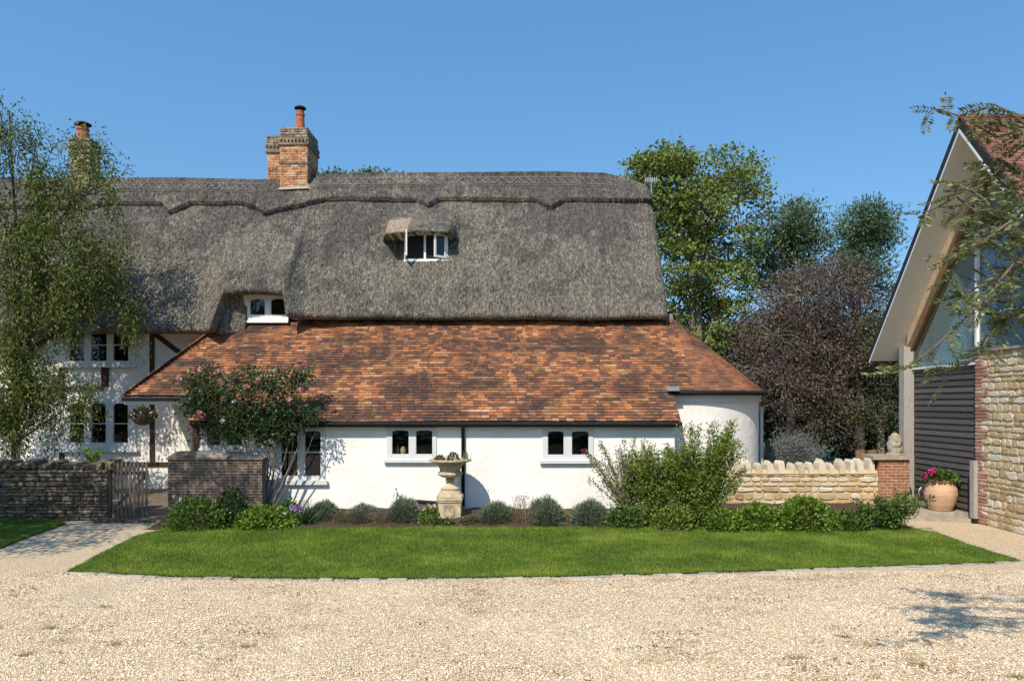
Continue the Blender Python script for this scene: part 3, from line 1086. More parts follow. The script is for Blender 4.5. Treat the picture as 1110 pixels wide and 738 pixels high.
# hip at the left end
for r in range(nrow):
    y = Y0 + r * gauge / sl
    if y < YS:
        continue
    z = Z0 + K * (y - Y0)
    x = HL0[0] + (HL1[0] - HL0[0]) * (y - HL0[1]) / (HL1[1] - HL0[1])
    hv = Vector((HL1[0] - HL0[0], HL1[1] - HL0[1], K * (HL1[1] - HL0[1])))
    up = Vector((1, 0, hv.z / hv.x)).normalized()
    tile_row(mb, (x - .02, 21.0, z), (x - .02, y - .05, z), up, length=.22)
TR = mb.build('tile_roof', MT['tiles'], COT)
mb = MB()      # sheet added under the tiles to block light
def rp(x, y):
    return Vector((x, y, Z0 + K * (y - Y0) - .03))
mb.prism([rp(wl - .06, Y0 + .03), rp(3.9, Y0 + .03), rp(3.9, 18.66), rp(BC.x, 18.66), rp(BC.x, 21.3), rp(HL1[0], 21.0), rp(HL0[0], 18.53), rp(wl - .06, 18.53)], (0, 0, -1), .05)
cone = [BC + Vector(((Rm - .04) * math.cos(R(-90 + 6 * k)), (Rm - .04) * math.sin(R(-90 + 6 * k)), zb_ - .02)) for k in range(31)]
apx = BC + Vector((0, 0, zb_ + K * Rm - .04))
mb.add(cone + [apx], [(k, k + 1, 31) for k in range(30)])
mb.add(cone + [BC + Vector((0, 0, zb_ - .02))], [(k + 1, k, 31) for k in range(30)])
mb.build('roof_undersheet', MT['oldwood'], COT)
mb = MB()
mb.tube([(wl - .02, Y0 - .03, Z0 - .045), (3.95, Y0 - .03, Z0 - .045)], .05, 8)
mb.box(wl, 3.9, Y0 + .03, Y0 + .06, Z0 - .12, Z0 - .01)
mb.build('gutter', MT['black'], COT)
mb = MB()
px_ = PX(502, WY)
mb.tube([(px_, Y0 - .03, Z0 - .07), (px_, WY - .03, Z0 - .2), (px_, WY - .03, .08)], .042, 10)
mb.tube([(px_, WY - .03, .12), (PX(452, WY), WY - .06, .2)], .045, 8)
mb.build('downpipe', MT['black'], COT, smooth=True)
mb = MB()
fz = Z0 + K * (18.5 - Y0)
mb.box(-9.38, wl - .01, 18.52, 18.56, fz - .16, fz - .02)
mb.box(-9.36, -9.32, 18.56, 21, fz - .16, fz - .02)
mb.build('fascia', MT['whitewood'], COT)
mb = MB()
mb.tube([(-9.4, 18.46, fz - .03), (wl, 18.46, fz - .03)], .045, 8)
mb.build('gutter', MT['black'], COT)

# thatch: one surface, shaped by eaves, dormers and the raised ridge block
YR = 23.6
CT = .674
ridge_px = [(-400, 196), (80, 196), (200, 196), (285, 198.5), (345, 191.5), (420, 190.5), (500, 190), (600, 189), (655, 191), (678, 196), (694, 203), (706, 212), (722, 224)]
block_px = [(-300, 224), (90, 226), (101, 226), (114, 220), (176, 221), (187, 233), (206, 220), (262, 220.5), (278, 226), (292, 236), (312, 229), (353, 214.5), (450, 216), (464, 223.5), (477, 214.5),
            (581, 216.5), (596.6, 227), (612, 216), (705, 217), (760, 219)]


def thatch_ze(x):
    # bottom of the thatch lip
    zl_, zd, zr_ = 4.36, 5.36, 4.76
    z = zl_ + (zd - zl_) * sstep(-7.80, -7.62, x) - (zd - zr_) * sstep(-6.08, -5.90, x)
    z += .05 * noise.noise((x * .7, 1, 0))
    z += .05 * (1 - ((x + 6.8) / .8) ** 2) if -7.6 < x < -6.0 else 0
    return z


def ysl(z, zr):
    return YR - (zr - z) * CT


def thatch_point(x, u):
    """x along the house, u from ridge (0) to lip (1)"""
    px = 555 + x * F / YR
    zr = PZ(interp(px, ridge_px), YR)
    ze = thatch_ze(x)
    z = zr + (ze + .13 - zr) * u
    zref = 9.42
    y = YR - (zref - z) * CT
    t = (zr - z)
    y = y - .0 + .10 * math.exp(-t * 2.2) * 0
    # round over the top
    y = min(y, YR)
    y = YR - (YR - y) * sstep(-.25, .35, t + .1) if t < .5 else y
    # slight belly
    y -= .10 * math.sin(PI * min(1, max(0, u)))
    tint = 0.0
    # eaves dormer: the lip is pushed forward so the roof sweeps over the window
    a = sstep(-8.3, -7.55, x) * (1 - sstep(-6.2, -5.45, x))
    if a > 0:
        base = ysl(5.6, zref)
        y -= a * (base - 20.28) * (1 - sstep(0, 2.6, z - ze - .1)) * .98
    # roll of thatch running up from that dormer to the chimney
    y -= .16 * math.exp(-((x + 7.55 + (z - 6) * -.33) / .55) ** 2) * sstep(5.2, 6.2, z) * (1 - sstep(8.0, 8.9, z))
    # belly to the right of it
    y -= .12 * math.exp(-((x + 5.3) / .8) ** 2) * (1 - sstep(4.9, 6.6, z))
    # upper dormer brow
    xc = (x + 2.62) / 1.0
    if abs(xc) < 1.15:
        zbrow = 7.25 - .06 * xc * xc - (.05 * max(0, -xc))
        if z > zbrow:
            e_ = (1 - sstep(.85, 1.12, abs(xc)))
            y -= .84 * e_ * (1 - sstep(0, 1.15, z - zbrow)) ** 1.2
            if -.95 < xc < -.28 and z < zbrow + .62:
                tint = 1.0
        else:
            if abs(xc) < .68 and z > 6.5:
                y += .12
    # ridge block
    pz = PZ(interp(555 + x * F / (YR - .8), block_px), YR - .8)
    if z > pz:
        y -= .17 + .05 * sstep(0, .5, z - pz)
        z += .03
    # roughness
    y += .035 * noise.noise((x * 2.0, z * 1.6, 1)) + .022 * noise.noise((x * 7, z * 5, 4)) + .016 * noise.noise((x * 19, z * 15, 9))
    return x, y, z, tint


mb = MB()
NX, NU = 520, 170
XL, XR = -17.2, 4.22
X = [XL + (XR - XL) * i / (NX - 1) for i in range(NX)]
V, T = [], []
cols = []
for i, x in enumerate(X):
    col = []
    # rounded verge at the right end
    tr = max(0, x - (XR - .22)) / .22
    inset = .10 * (1 - math.sqrt(max(0, 1 - tr * tr)))
    for j in range(NU):
        q = thatch_point(x, j / (NU - 1))
        col.append(((q[0], q[1] + inset, q[2] - inset * .6), q[3]))
    lx, ly, lz = col[-1][0]
    ze = lz - .13
    jt = .015 * noise.noise((x * 13, 0, 3))
    for dy, dz in ((.015, .07), (.05 + jt, .02), (.13, 0 + jt), (.30, .0), (.55, .05), (.8, .25)):
        col.append(((lx, ly + dy, ze + dz), 0))
    cols.append(col)
rows = len(cols[0])
for c in cols:
    for v, t in c:
        V.append(v)
        T.append(t)
Fc = [(i * rows + j, i * rows + j + 1, (i + 1) * rows + j + 1, (i + 1) * rows + j) for i in range(NX - 1) for j in range(rows - 1)]
b0 = len(V)
# verge at the gable: thickness turned inwards
for k, (v, t) in enumerate(cols[-1]):
    V.append((v[0] - .02, v[1] + .16, v[2] - .2))
    T.append(0)
    V.append((v[0] - .3, v[1] + .24, v[2] - .3))
    T.append(0)
e0 = (NX - 1) * rows
for k in range(rows - 1):
    Fc.append((e0 + k, e0 + k + 1, b0 + 2 * k + 2, b0 + 2 * k))
    Fc.append((b0 + 2 * k, b0 + 2 * k + 2, b0 + 2 * k + 3, b0 + 2 * k + 1))
# rear slope
b1 = len(V)
xb = [XL + (XR - XL) * i / 60 for i in range(61)]
for x in xb:
    px = 555 + x * F / YR
    zr = PZ(interp(px, ridge_px), YR)
    for k in range(9):
        u = k / 8
        V.append((x, YR - .06 + 3.3 * u, zr + .03 - (zr - 4.7) * u - .25 * (u > .99)))
        T.append(0)
for i in range(60):
    for k in range(8):
        Fc.append((b1 + i * 9 + k, b1 + (i + 1) * 9 + k, b1 + (i + 1) * 9 + k + 1, b1 + i * 9 + k + 1))
mb.v, mb.f, mb.t = V, Fc, T
TH = mb.build('thatch_roof', MT['thatch'], COT, smooth=True)
# thatched cheek to the left of the eaves dormer
mb = MB()
vs, fs = [], []
for i in range(14):
    x = -7.85 + .66 * i / 13
    for j in range(18):
        z = 4.30 + 1.2 * j / 17
        vs.append((x, 20.28 + .30 * sstep(.2, 1, i / 13) + .26 * sstep(0, 1, j / 17) + .03 * noise.noise((x * 8, z * 6, 0)) + (.1 if j == 0 else 0), z))
fs = [(i * 18 + j, (i + 1) * 18 + j, (i + 1) * 18 + j + 1, i * 18 + j + 1) for i in range(13) for j in range(17)]
b = len(vs)
for j in range(18):
    vs.append((-7.19, 21.1, 4.30 + 1.2 * j / 17))
fs += [(13 * 18 + j, b + j, b + j + 1, 13 * 18 + j + 1) for j in range(17)]
b2 = len(vs)
for i in range(14):
    vs.append((-7.85 + .66 * i / 13, 21.1, 4.34))
fs += [((i + 1) * 18, i * 18, b2 + i, b2 + i + 1) for i in range(13)]
mb.add(vs, fs, 0)
mb.build('thatch_cheek', MT['thatch'], TH, smooth=True)
# straw ends: short reeds lying on the thatch
n = 20000
a = np.zeros((n, 3)); b = np.zeros((n, 3))
rx = XL + 4 + (XR - XL - 4.05) * rng.random(n)
ru = rng.random(n) ** .8
for i in range(n):
    q = thatch_point(rx[i], ru[i] * .995)
    a[i] = (q[0], q[1] + .01, q[2])
    l = .05 + .07 * rng.random()
    b[i] = (q[0] + rng.normal() * .02, q[1] - l * .75 - .015 + rng.normal() * .012, q[2] - l * .62)
MT['reed'] = gmat('loose reed ends', [(0, (.045, .040, .036)), (.6, (.09, .082, .073)), (1, (.16, .148, .125))], tint=.85, nscale=1.1, nw=.25, bstr=0)
reeds = quads_from_lines('reed_ends', MT['reed'], TH, a, b, .016)
reeds['kind'] = 'stuff'

# hazel rods on the ridge block
def ridge_pt(px, f):
    x = PX(px, YR - .3)
    zr = PZ(interp(px, ridge_px), YR)
    z = zr - .07 - f
    y = YR - (9.42 - z) * CT
    u = (zr - z) / (zr - thatch_ze(x) - .13)
    q = thatch_point(x, u)
    return Vector((q[0], q[1] - .035, q[2] + .01))
xs_ = list(np.arange(92, 292, 4)) + list(np.arange(340, 690, 4))
for lo, hi in ((80, 286), (338, 670)):
  mb = MB()
  for f in (.14, .37, .44):
    for a_, b_ in zip(xs_[:-1], xs_[1:]):
        if b_ - a_ < 6 and lo < a_ < hi - 2:
            mb.tube([ridge_pt(a_, f), ridge_pt(b_, f + .01)], .008, 4)
  for a_ in np.arange(94, 670, 8.5):
    if not lo < a_ < hi - 8:
        continue
    mb.tube([ridge_pt(a_, .14), ridge_pt(a_ + 8, .38)], .008, 4)
    if random.random() < .4:
        mb.tube([ridge_pt(a_ + 8, .14), ridge_pt(a_, .38)], .008, 4)
  mb.build('ridge_rods', MT['hazel'], TH)

# dormer windows
DY = 20.78
window(COT, 264, 312.5, 319, 348.5, DY, [(271, 287), (293.7, 309.4)], 324, 341, 2.2, sill=(263, 313, 347, 350), deep=.06)
UY = 21.64
mb = MB()
ux0, ux1, uz0, uz1 = PX(438, UY), PX(485.5, UY), PZ(283, UY), PZ(250, UY)
mb.box(ux0, ux1, UY, UY + .07, uz0, uz0 + .06)
mb.box(ux0, ux1, UY, UY + .07, uz1 - .08, uz1)
mb.box(ux0, ux0 + .05, UY, UY + .07, uz0 + .06, uz1 - .08)
mb.box(ux1 - .06, ux1, UY, UY + .07, uz0 + .06, uz1 - .08)
xm_ = PX(460.5, UY)
mb.box(xm_ - .03, xm_ + .03, UY + .01, UY + .06, uz0 + .06, uz1 - .08)
UW = mb.build('window', MT['whitewood'], COT)
UW['label'] = 'dormer window with both casements standing open'
for hx, ang, wd in ((ux0 + .03, -78, .5), (ux1 - .05, 180 + 40, .40)):
    mb = MB()
    d = Vector((math.cos(R(ang)), math.sin(R(ang)), 0))
    nn_ = Vector((-d.y, d.x, 0))
    h0 = Vector((hx, UY - .01, 0))
    za, zb2 = uz0 + .07, uz1 - .09
    def bar2(s0, s1, z0, z1):
        mb.obox(h0 + d * (s0 + s1) / 2 + Vector((0, 0, (z0 + z1) / 2)), d * (s1 - s0) / 2, nn_ * .02, Vector((0, 0, (z1 - z0) / 2)))
    bar2(0, .055, za, zb2); bar2(wd - .055, wd, za, zb2); bar2(.055, wd - .055, za, za + .06); bar2(.055, wd - .055, zb2 - .07, zb2)
    c = mb.build('casement', MT['whitewood'], UW)
    g = MB()
    g.add([h0 + d * .05 + Vector((0, 0, za + .05)), h0 + d * (wd - .05) + Vector((0, 0, za + .05)), h0 + d * (wd - .05) + Vector((0, 0, zb2 - .06)), h0 + d * .05 + Vector((0, 0, zb2 - .06))], [(0, 1, 2, 3)])
    g.build('pane', MT['glass'], UW)
g = MB()
g.box(ux0, ux1, UY - .09, UY - .002, uz0 - .03, uz0 + .02)
g.build('sill', MT['whitewood'], UW)
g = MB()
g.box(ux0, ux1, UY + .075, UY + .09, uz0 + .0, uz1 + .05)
g.build('interior_shade', MT['dark'], UW)  # near-black sheet in place of room shade behind the open casements
g = MB()   # near-black sheet painting room shade behind the eaves dormer
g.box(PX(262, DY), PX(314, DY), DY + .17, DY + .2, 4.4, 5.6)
g.build('interior_shade', MT['dark'], COT)

# chimneys
CY = 23.0


def chimney(Y, px0, px1, py_top, py_bot, depth, bands, pots, px_off=None):
    """stepped brick stack, returns the stack object"""
    mb = MB()
    x0, x1 = PX(px0, Y), PX(px1, Y)
    mb.box(x0, x1, Y, Y + depth, PZ(py_bot, Y) - .6, PZ(bands[0][1], Y))
    st = mb.build('chimney', MT['mortar'], COT, uv=True)
    up = MB()
    for a, b, o in bands:
        up.box(x0 - o, x1 + o, Y - o, Y + depth + o, PZ(a if a > b else b, Y) + .002, PZ(b if a > b else a, Y))
    up.build('corbel', MT['chimtop'], st, uv=True)
    return st, x0, x1


def pot(st, x, y, z, r0, r1, h, cowl=True, mat='terracotta'):
    mb = MB()
    mb.lathe((x, y, z), [(r0 * 1.15, 0), (r0 * 1.15, .06), (r0, .08), (r1, h * .75), (r1 * 1.15, h * .78), (r1 * 1.15, h * .86), (r1, h * .88), (r1 * .95, h)], 20)
    p = mb.build('chimney_pot', MT[mat], st, smooth=False)
    if cowl:
        mb = MB()
        for k in range(4):
            a = PI / 4 + PI / 2 * k
            mb.tube([(x + r1 * .7 * math.cos(a), y + r1 * .7 * math.sin(a), z + h), (x + r1 * .7 * math.cos(a), y + r1 * .7 * math.sin(a), z + h + .07)], .012, 5)
        mb.lathe((x, y, z + h + .06), [(r1 * 1.5, 0), (r1 * 1.5, .025), (r1 * .9, .07), (.01, .09)], 20)
        mb.build('cowl', MT['black'], st)


def dentil_course(mb, x0, x1, y0, y1, z, h, o):
    s = .11
    x = x0 - o
    while x < x1 + o - .05:
        mb.box(x, x + s * .6, y0 - o, y0 - .001, z, z + h)
        x += s
    y = y0 - o + .02
    while y < y1 + o - .05:
        mb.box(x1 + .001, x1 + o, y, y + s * .6, z, z + h)
        mb.box(x0 - o, x0 - .001, y, y + s * .6, z, z + h)
        y += s


MT['chimbrick'] = gmat('chimney bricks', [(0, (.07, .05, .04)), (.2, (.22, .10, .06)), (.5, (.44, .17, .07)), (.8, (.52, .26, .13)), (1, (.50, .38, .26))], tint=.8, nscale=9, nw=.5, bscale=35, bstr=.6,
                       dirt=(3.5, .56, .78, (.10, .085, .065)))
MT['lichbrick'] = gmat('lichened corbel bricks', [(0, (.06, .05, .04)), (.4, (.17, .12, .085)), (.8, (.30, .22, .15)), (1, (.40, .34, .25))], tint=.8, nscale=9, nw=.5, bscale=35, bstr=.6,
                       dirt=(5, .55, .75, (.05, .045, .035)))


def brick_skin(name, mat, parent, x0, x1, y0, y1, z0, z1, jit=.004, seed=1):
    """every brick of the front and the two sides laid as its own block"""
    r = random.Random(seed)
    mb = MB()
    z, k = z0, 0
    while z < z1 - .05:
        for (o, u, n, L) in ((Vector((x0, y0, 0)), Vector((1, 0, 0)), Vector((0, -1, 0)), x1 - x0), (Vector((x1, y0, 0)), Vector((0, 1, 0)), Vector((1, 0, 0)), y1 - y0), (Vector((x0, y1, 0)), Vector((0, -1, 0)), Vector((-1, 0, 0)), y1 - y0)):
            s = 0
            first = .11 if k % 2 else .215
            while s < L - .03:
                w = min(first if s == 0 else r.choice((.215, .215, .11)), L - s)
                mb.stone(o + u * (s + w / 2) + Vector((0, 0, z + .036)) - n * .004, u, n, w - .012, .062, .016 + r.uniform(-jit, jit * 2), r.random(), .07, .12, r)
                s += w
        z += .075
        k += 1
    return mb.build(name, MT[mat], parent)


st, x0, x1 = chimney(CY, 304, 333, 137, 203, 1.25, [(152, 149, .05), (149, 138, .0), (157.5, 155, .05), (178, 175, .03)], None)
mb = MB()
dentil_course(mb, x0, x1, CY, CY + 1.25, PZ(155, CY), .085, .05)
mb.box(x0 - .0, x1 + .0, CY + .0, CY + 1.25, PZ(157, CY), PZ(151, CY))
mb.build('dentil_course', MT['chimtop'], st, uv=True)
brick_skin('brickwork', 'chimbrick', st, x0, x1, CY, CY + 1.25, PZ(203, CY) - .3, PZ(157.5, CY), seed=3)
brick_skin('top_courses', 'lichbrick', st, x0, x1, CY, CY + 1.25, PZ(149, CY) + .01, PZ(138, CY), .008, seed=4)
pot(st, PX(325.5, CY + .55), CY + .55, PZ(138, CY) - .02, .145, .12, .72)
pot(st, PX(314.5, CY + .7), CY + .95, PZ(138, CY) - .05, .10, .10, .24, True, 'metal')
mb = MB()    # mortar fillet at the foot
fz0 = PZ(203, CY)
mb.prism([Vector((x0 - .06, CY - .1, fz0 - .1)), Vector((x1 + .08, CY - .1, fz0 - .06)), Vector((x1 + .01, CY - .006, fz0 + .04)), Vector((x0 - .01, CY - .006, fz0 - .0))], (0, 1, 0), .05)
mb.prism([Vector((x1 + .006, CY - .05, fz0 + .07)), Vector((x1 + .10, CY - .08, fz0 - .1)), Vector((x1 + .10, CY + .9, fz0 + .42)), Vector((x1 + .006, CY + .9, fz0 + .55))], (1, 0, 0), .03)
mb.build('flashing', MT['stone_cap'], st)
CY2 = CY + .35
st2, x0, x1 = chimney(CY2, 290, 304.5, 148, 200, .9, [(166, 163, .05), (163, 148, .02)], None)
mb = MB()
dentil_course(mb, x0, x1, CY2, CY2 + .9, PZ(160, CY2), .085, .06)
mb.box(x0 - .004, x1 + .004, CY2 - .004, CY2 + .904, PZ(160, CY2) - .01, PZ(160, CY2) + .08)
mb.build('dentil_course', MT['chimtop'], st2, uv=True)
brick_skin('brickwork', 'chimbrick', st2, x0, x1, CY2, CY2 + .9, PZ(203, CY2) - .3, PZ(166, CY2), seed=5)
brick_skin('top_courses', 'lichbrick', st2, x0 - .02, x1 + .02, CY2 - .02, CY2 + .92, PZ(158, CY2), PZ(148, CY2), .008, seed=6)
st3, x0, x1 = chimney(23.0, 76, 97, 150, 200, .6, [(166, 163, .05), (163, 150, .02)], None)
mb = MB()
dentil_course(mb, x0, x1, 23.0, 23.6, PZ(161, 23), .085, .06)
mb.box(x0 - .004, x1 + .004, 22.996, 23.604, PZ(161, 23) - .01, PZ(161, 23) + .08)
mb.build('dentil_course', MT['chimtop'], st3, uv=True)
brick_skin('brickwork', 'lichbrick', st3, x0, x1, 23.0, 23.6, PZ(203, 23), PZ(166, 23), seed=7)
brick_skin('top_courses', 'lichbrick', st3, x0 - .02, x1 + .02, 22.98, 23.62, PZ(159, 23), PZ(150, 23), .008, seed=8)
pot(st3, PX(90, 23.3), 23.3, PZ(150.5, 23), .19, .16, .46)

# aerial behind the gable
mb = MB()
ax_ = P(706, 194, 25)
mb.tube([(ax_.x, 25, 7.6), (ax_.x, 25, ax_.z + .02)], .022, 6)
mb.tube([(ax_.x - .18, 25, ax_.z), (ax_.x + .18, 25, ax_.z)], .018, 6)
for k in range(6):
    xx_ = ax_.x - .18 + .072 * k
    mb.tube([(xx_, 24.8, ax_.z - .10), (xx_, 25.2, ax_.z - .10)], .012, 5)
    mb.tube([(xx_, 25, ax_.z - .12), (xx_, 25, ax_.z + .05)], .012, 5)
mb.tube([(ax_.x - .18, 25, ax_.z - .10), (ax_.x + .18, 25, ax_.z - .10)], .014, 6)
mb.build('aerial', MT['metal'], COT)

# ------------------------------------------------------------------ the barn on the right
BX = 10.3
VX = 9.5
RY, RZ = 16.26, 8.57
SL = 1.146
BARN = thing('barn', 'modern barn with steep red tiled roof, glazed gable, black boarding and golden stone wall', 'barn', (12, 17, G))
YB, YF = 20.5, 12.02


def roofz(y):
    return RZ - SL * abs(y - RY)


nb = Vector((0, SL, 1)).normalized()     # rear slope normal
nf = Vector((0, -SL, 1)).normalized()
mb = MB()
def slab(mb, xa, xb_, t0, t1, inset=0.0):
    for (ye, nn, sgn) in ((YB - inset, nb, 1), (YF + inset, nf, -1)):
        ridge0 = Vector((xa, RY, RZ - t0 * math.sqrt(1 + SL * SL)))
        ridge1 = Vector((xa, RY, RZ - t1 * math.sqrt(1 + SL * SL)))
        e0_ = Vector((xa, ye, roofz(ye))) - nn * t0
        e1_ = Vector((xa, ye, roofz(ye))) - nn * t1
        mb.prism([ridge0, e0_, e1_, ridge1], (1, 0, 0), xb_ - xa)
slab(mb, VX, 19, .0, .17)
mb.build('roof_slab', MT['slate'], BARN)
mb = MB()
slab(mb, VX + .02, 19, .172, .21, .04)
mb.build('soffit', MT['soffit'], BARN)
mb = MB()
for (ye, nn) in ((YB, nb), (YF, nf)):
    a = Vector((VX - .008, RY, RZ - .165 * 1.52)); b = Vector((VX - .008, ye, roofz(ye))) - nn * .165
    mb.prism([a, b, b - nn * .05, a - Vector((0, 0, .05 * 1.52))], (1, 0, 0), .024)
mb.build('verge_trim', MT['whitewood'], BARN)
mb = MB()
upf = Vector((0, 1, SL)).normalized()
y = YF
while y < RY - .06:
    tile_row(mb, (VX + .02, y, roofz(y) + .012), (14.5, y, roofz(y) + .012), upf, w=.17, length=.19, lift=.02)
    tile_row(mb, (14.5, y, roofz(y) + .012), (19, y, roofz(y) + .012), upf, w=.5, length=.19, lift=.02)
    y += .1 / math.sqrt(1 + SL * SL)
for k in range(32):
    x = VX + .3 * k
    mb.tube([(x, RY, RZ - .02), (x + .29, RY, RZ - .02)], .09, 8, random.random())
mb.build('roof_tiles', MT['tiles2'], BARN)

# stone wall facing the garden
WTOP = 3.62
mb = MB()
mb.box(BX + .0, BX + .4, YF + .3, 17.0, G - .1, WTOP - .002)
mb.box(BX + .4, 18.8, YF + .3, YF + .6, G - .1, 3.9)
mb.box(18.5, 18.8, YF + .6, 20.1, G - .1, 3.9)
mb.box(BX + .4, 18.5, 19.8, 20.1, G - .1, 3.9)
mb.build('wall', MT['mortar'], BARN)
mb = MB()
r_ = random.Random(5)
z = G
while z < WTOP - .03:
    h = min(r_.uniform(.09, .19), WTOP - z)
    y = YF + .3
    while y < 16.72:
        w = min(r_.uniform(.13, .38), 16.74 - y + .06)
        hh = h - .012 - r_.random() * .02
        mb.stone((BX + .015, y + w / 2, z + h / 2), (0, 1, 0), (-1, 0, 0), w - .03, hh - .012, .026 + .016 * r_.random(), r_.random(), .09, .28, r_)
        y += w
    z += h
mb.build('rubble_stone', MT['cots'], BARN)
mb = MB()
z = G + .02
k = 0
while z < WTOP - .05:
    wl_ = (.46 if (k // 3) % 2 == 0 else .27)
    y = 17.0 - wl_
    segs = [(17.0 - wl_, 17.0 - wl_ + (.11 if k % 2 else .0)), (17.0 - wl_ + (.11 if k % 2 else 0), 17.0)]
    for a, b in segs:
        if b - a > .05:
            mb.stone((BX + .002, (a + b) / 2, z + .033), (0, 1, 0), (-1, 0, 0), b - a - .01, .064, .03, r_.random(), .06, .06, r_)
    mb.obox((BX + .12, 17.004, z + .033), (.105, 0, 0), (0, .012, 0), (0, 0, .031), r_.random())
    z += .077
    k += 1
mb.build('brick_quoin', MT['redbrick'], BARN)
mb = MB()
mb.box(BX - .06, BX + .45, YF + .3, 17.06, WTOP, WTOP + .06)
mb.build('wall_coping', MT['stone_cap'], BARN)
# corner guard post at the doorway
mb = MB()
mb.box(BX - .12, BX - .03, 16.88, 17.03, PZ(561, 17), PZ(499, 17))
gpst = mb.build('guard_post', MT['greypost'], BARN)
mb = MB()
mb.box(BX - .13, BX - .02, 16.87, 17.04, G - .0, PZ(561, 17))
mb.build('post_foot', MT['black'], BARN)
# dark boards
mb = MB()
z = G + .1
while z < 3.32:
    h = .148
    mb.add([(BX + .09, 17.06, z + h + .02), (BX + .09, 19.72, z + h + .02), (BX + .055, 19.72, z), (BX + .055, 17.06, z), (BX + .075, 19.72, z), (BX + .075, 17.06, z)],
           [(0, 1, 2, 3), (3, 2, 4, 5)], random.random())
    z += h
mb.box(BX + .1, BX + .3, 17.06, 19.72, G, 3.36)
mb.build('cladding', MT['cladding'], BARN)
mb = MB()
mb.box(BX - .2, BX + .06, 19.73, 19.98, G, roofz(19.98) - .34)
mb.build('corner_post', MT['greypost'], BARN)
mb = MB()
def raft(mb, xa, xb_, ta, tb, ylo=19.72, yhi=None):
    s_ = math.sqrt(1 + SL * SL)
    mb.prism([Vector((xa, RY, RZ - ta * s_)), Vector((xa, ylo, roofz(ylo) - ta * s_)), Vector((xa, ylo, roofz(ylo) - tb * s_)), Vector((xa, RY, RZ - tb * s_))], (1, 0, 0), xb_ - xa)
    yl = 2 * RY - ylo
    mb.prism([Vector((xa, RY, RZ - ta * s_)), Vector((xa, RY, RZ - tb * s_)), Vector((xa, yl, roofz(yl) - tb * s_)), Vector((xa, yl, roofz(yl) - ta * s_))], (1, 0, 0), xb_ - xa)
raft(mb, BX - .12, BX + .1, .212, .42)
mb.build('gable_rafter', MT['palewood'], BARN)
mb = MB()
raft(mb, BX - .04, BX + .1, .422, .50)
for yy_ in (17.0,):
    pass
mb.build('glazing_frame', MT['brownwood'], BARN)
mb = MB()
mb.box(BX - .03, BX + .05, 16.93, 17.0, WTOP + .062, roofz(17.0) - .77)
mb.box(BX - .03, BX + .05, 14.5, 14.56, WTOP + .062, roofz(14.5) - .77)
mb.box(BX + .0, BX + .05, 12.9, 16.925, 4.42, 4.47)
mb.box(BX + .0, BX + .05, 17.06, 19.72, 3.362, 3.41)
mb.build('mullion', MT['whitewood'], BARN)
def rz2(y):
    return roofz(y) - .49 * math.sqrt(1 + SL * SL)
for poly in ([(17.005, 3.41), (19.7, 3.41), (19.7, max(3.42, rz2(19.7))), (17.005, rz2(17.005))],
             [(14.565, 3.69), (16.925, 3.69), (16.925, rz2(16.925)), (RY, rz2(RY)), (14.565, rz2(14.565))],
             [(12.9, 3.69), (14.495, 3.69), (14.495, rz2(14.495)), (12.95, max(3.7, rz2(12.95)))]):
    mb = MB()
    mb.add([(BX + .03, a, b) for a, b in poly], [tuple(range(len(poly)))])
    mb.build('pane', MT['glass'], BARN)
mb = MB()
z = 3.42
while z < 7.6:
    ylo = RY - (RZ - .9 - z) / SL
    yhi = RY + (RZ - .9 - z) / SL
    ylo, yhi = max(12.9, ylo), min(19.68, yhi)
    if yhi - ylo > .1:
        mb.add([(BX + .14, ylo, z), (BX + .14, yhi, z), (BX + .155, yhi, z + .052), (BX + .155, ylo, z + .052)], [(0, 1, 2, 3)])
    z += .058
mb.build('blind', MT['blind'], BARN)
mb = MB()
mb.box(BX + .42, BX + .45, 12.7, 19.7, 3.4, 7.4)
mb.build('interior_shade', MT['dark'], BARN)  # sheet behind the blind, its room shade put into the colour
mb = MB()
mb.tube([(VX - .02, YB + .05, roofz(YB) - .05), (19, YB + .05, roofz(YB) - .05)], .06, 8)
mb.build('gutter', MT['black'], BARN)

# ------------------------------------------------------------------ garden walls, pier and gate
def rubble_face(mb, x0, x1, z0, ztop, Y, nrm, r_, hr, wr_, dep, gap=.012):
    z = z0
    while z < ztop - .02:
        h = min(r_.uniform(*hr), ztop - z)
        if h < .03:
            break
        x = x0
        while x < x1 - .03:
            w = min(r_.uniform(*wr_), x1 - x)
            mb.stone((x + w / 2, Y, z + h / 2), (1, 0, 0), nrm, w - gap, h - gap * .9 - r_.random() * .012, dep * r_.uniform(.6, 1.2), r_.random(), .15 if gap < .02 else .08, .25, r_)
            x += w
        z += h


DW = thing('dry_stone_wall', 'dark mossy dry stone wall with upright coping stones left of the garden gate', 'wall', (-11.5, 17.45, G))
r_ = random.Random(11)
xe = -9.12
mb = MB()
mb.box(-18, xe - .02, 17.33, 17.66, G, 1.0)
rubble_face(mb, -13.5, xe, G, 1.0, 17.35, (0, -1, 0), r_, (.05, .13), (.14, .42), .09)
mb.build('wall', MT['drystone'], DW)
x = -14
while x < xe - .05:
    w = r_.uniform(.10, .24)
    h = r_.uniform(.13, .25) + (.08 if x > -9.5 else 0)
    mb = MB()
    mb.stone((x + w / 2, 17.68, 1.0 + h / 2 - .02), (1, 0, 0), (0, -1, 0), w, h, .36 + .06 * r_.random(), r_.random(), .2, .3, r_)
    mb.build('coping_stone', MT['drystone'], DW)
    x += w * .95

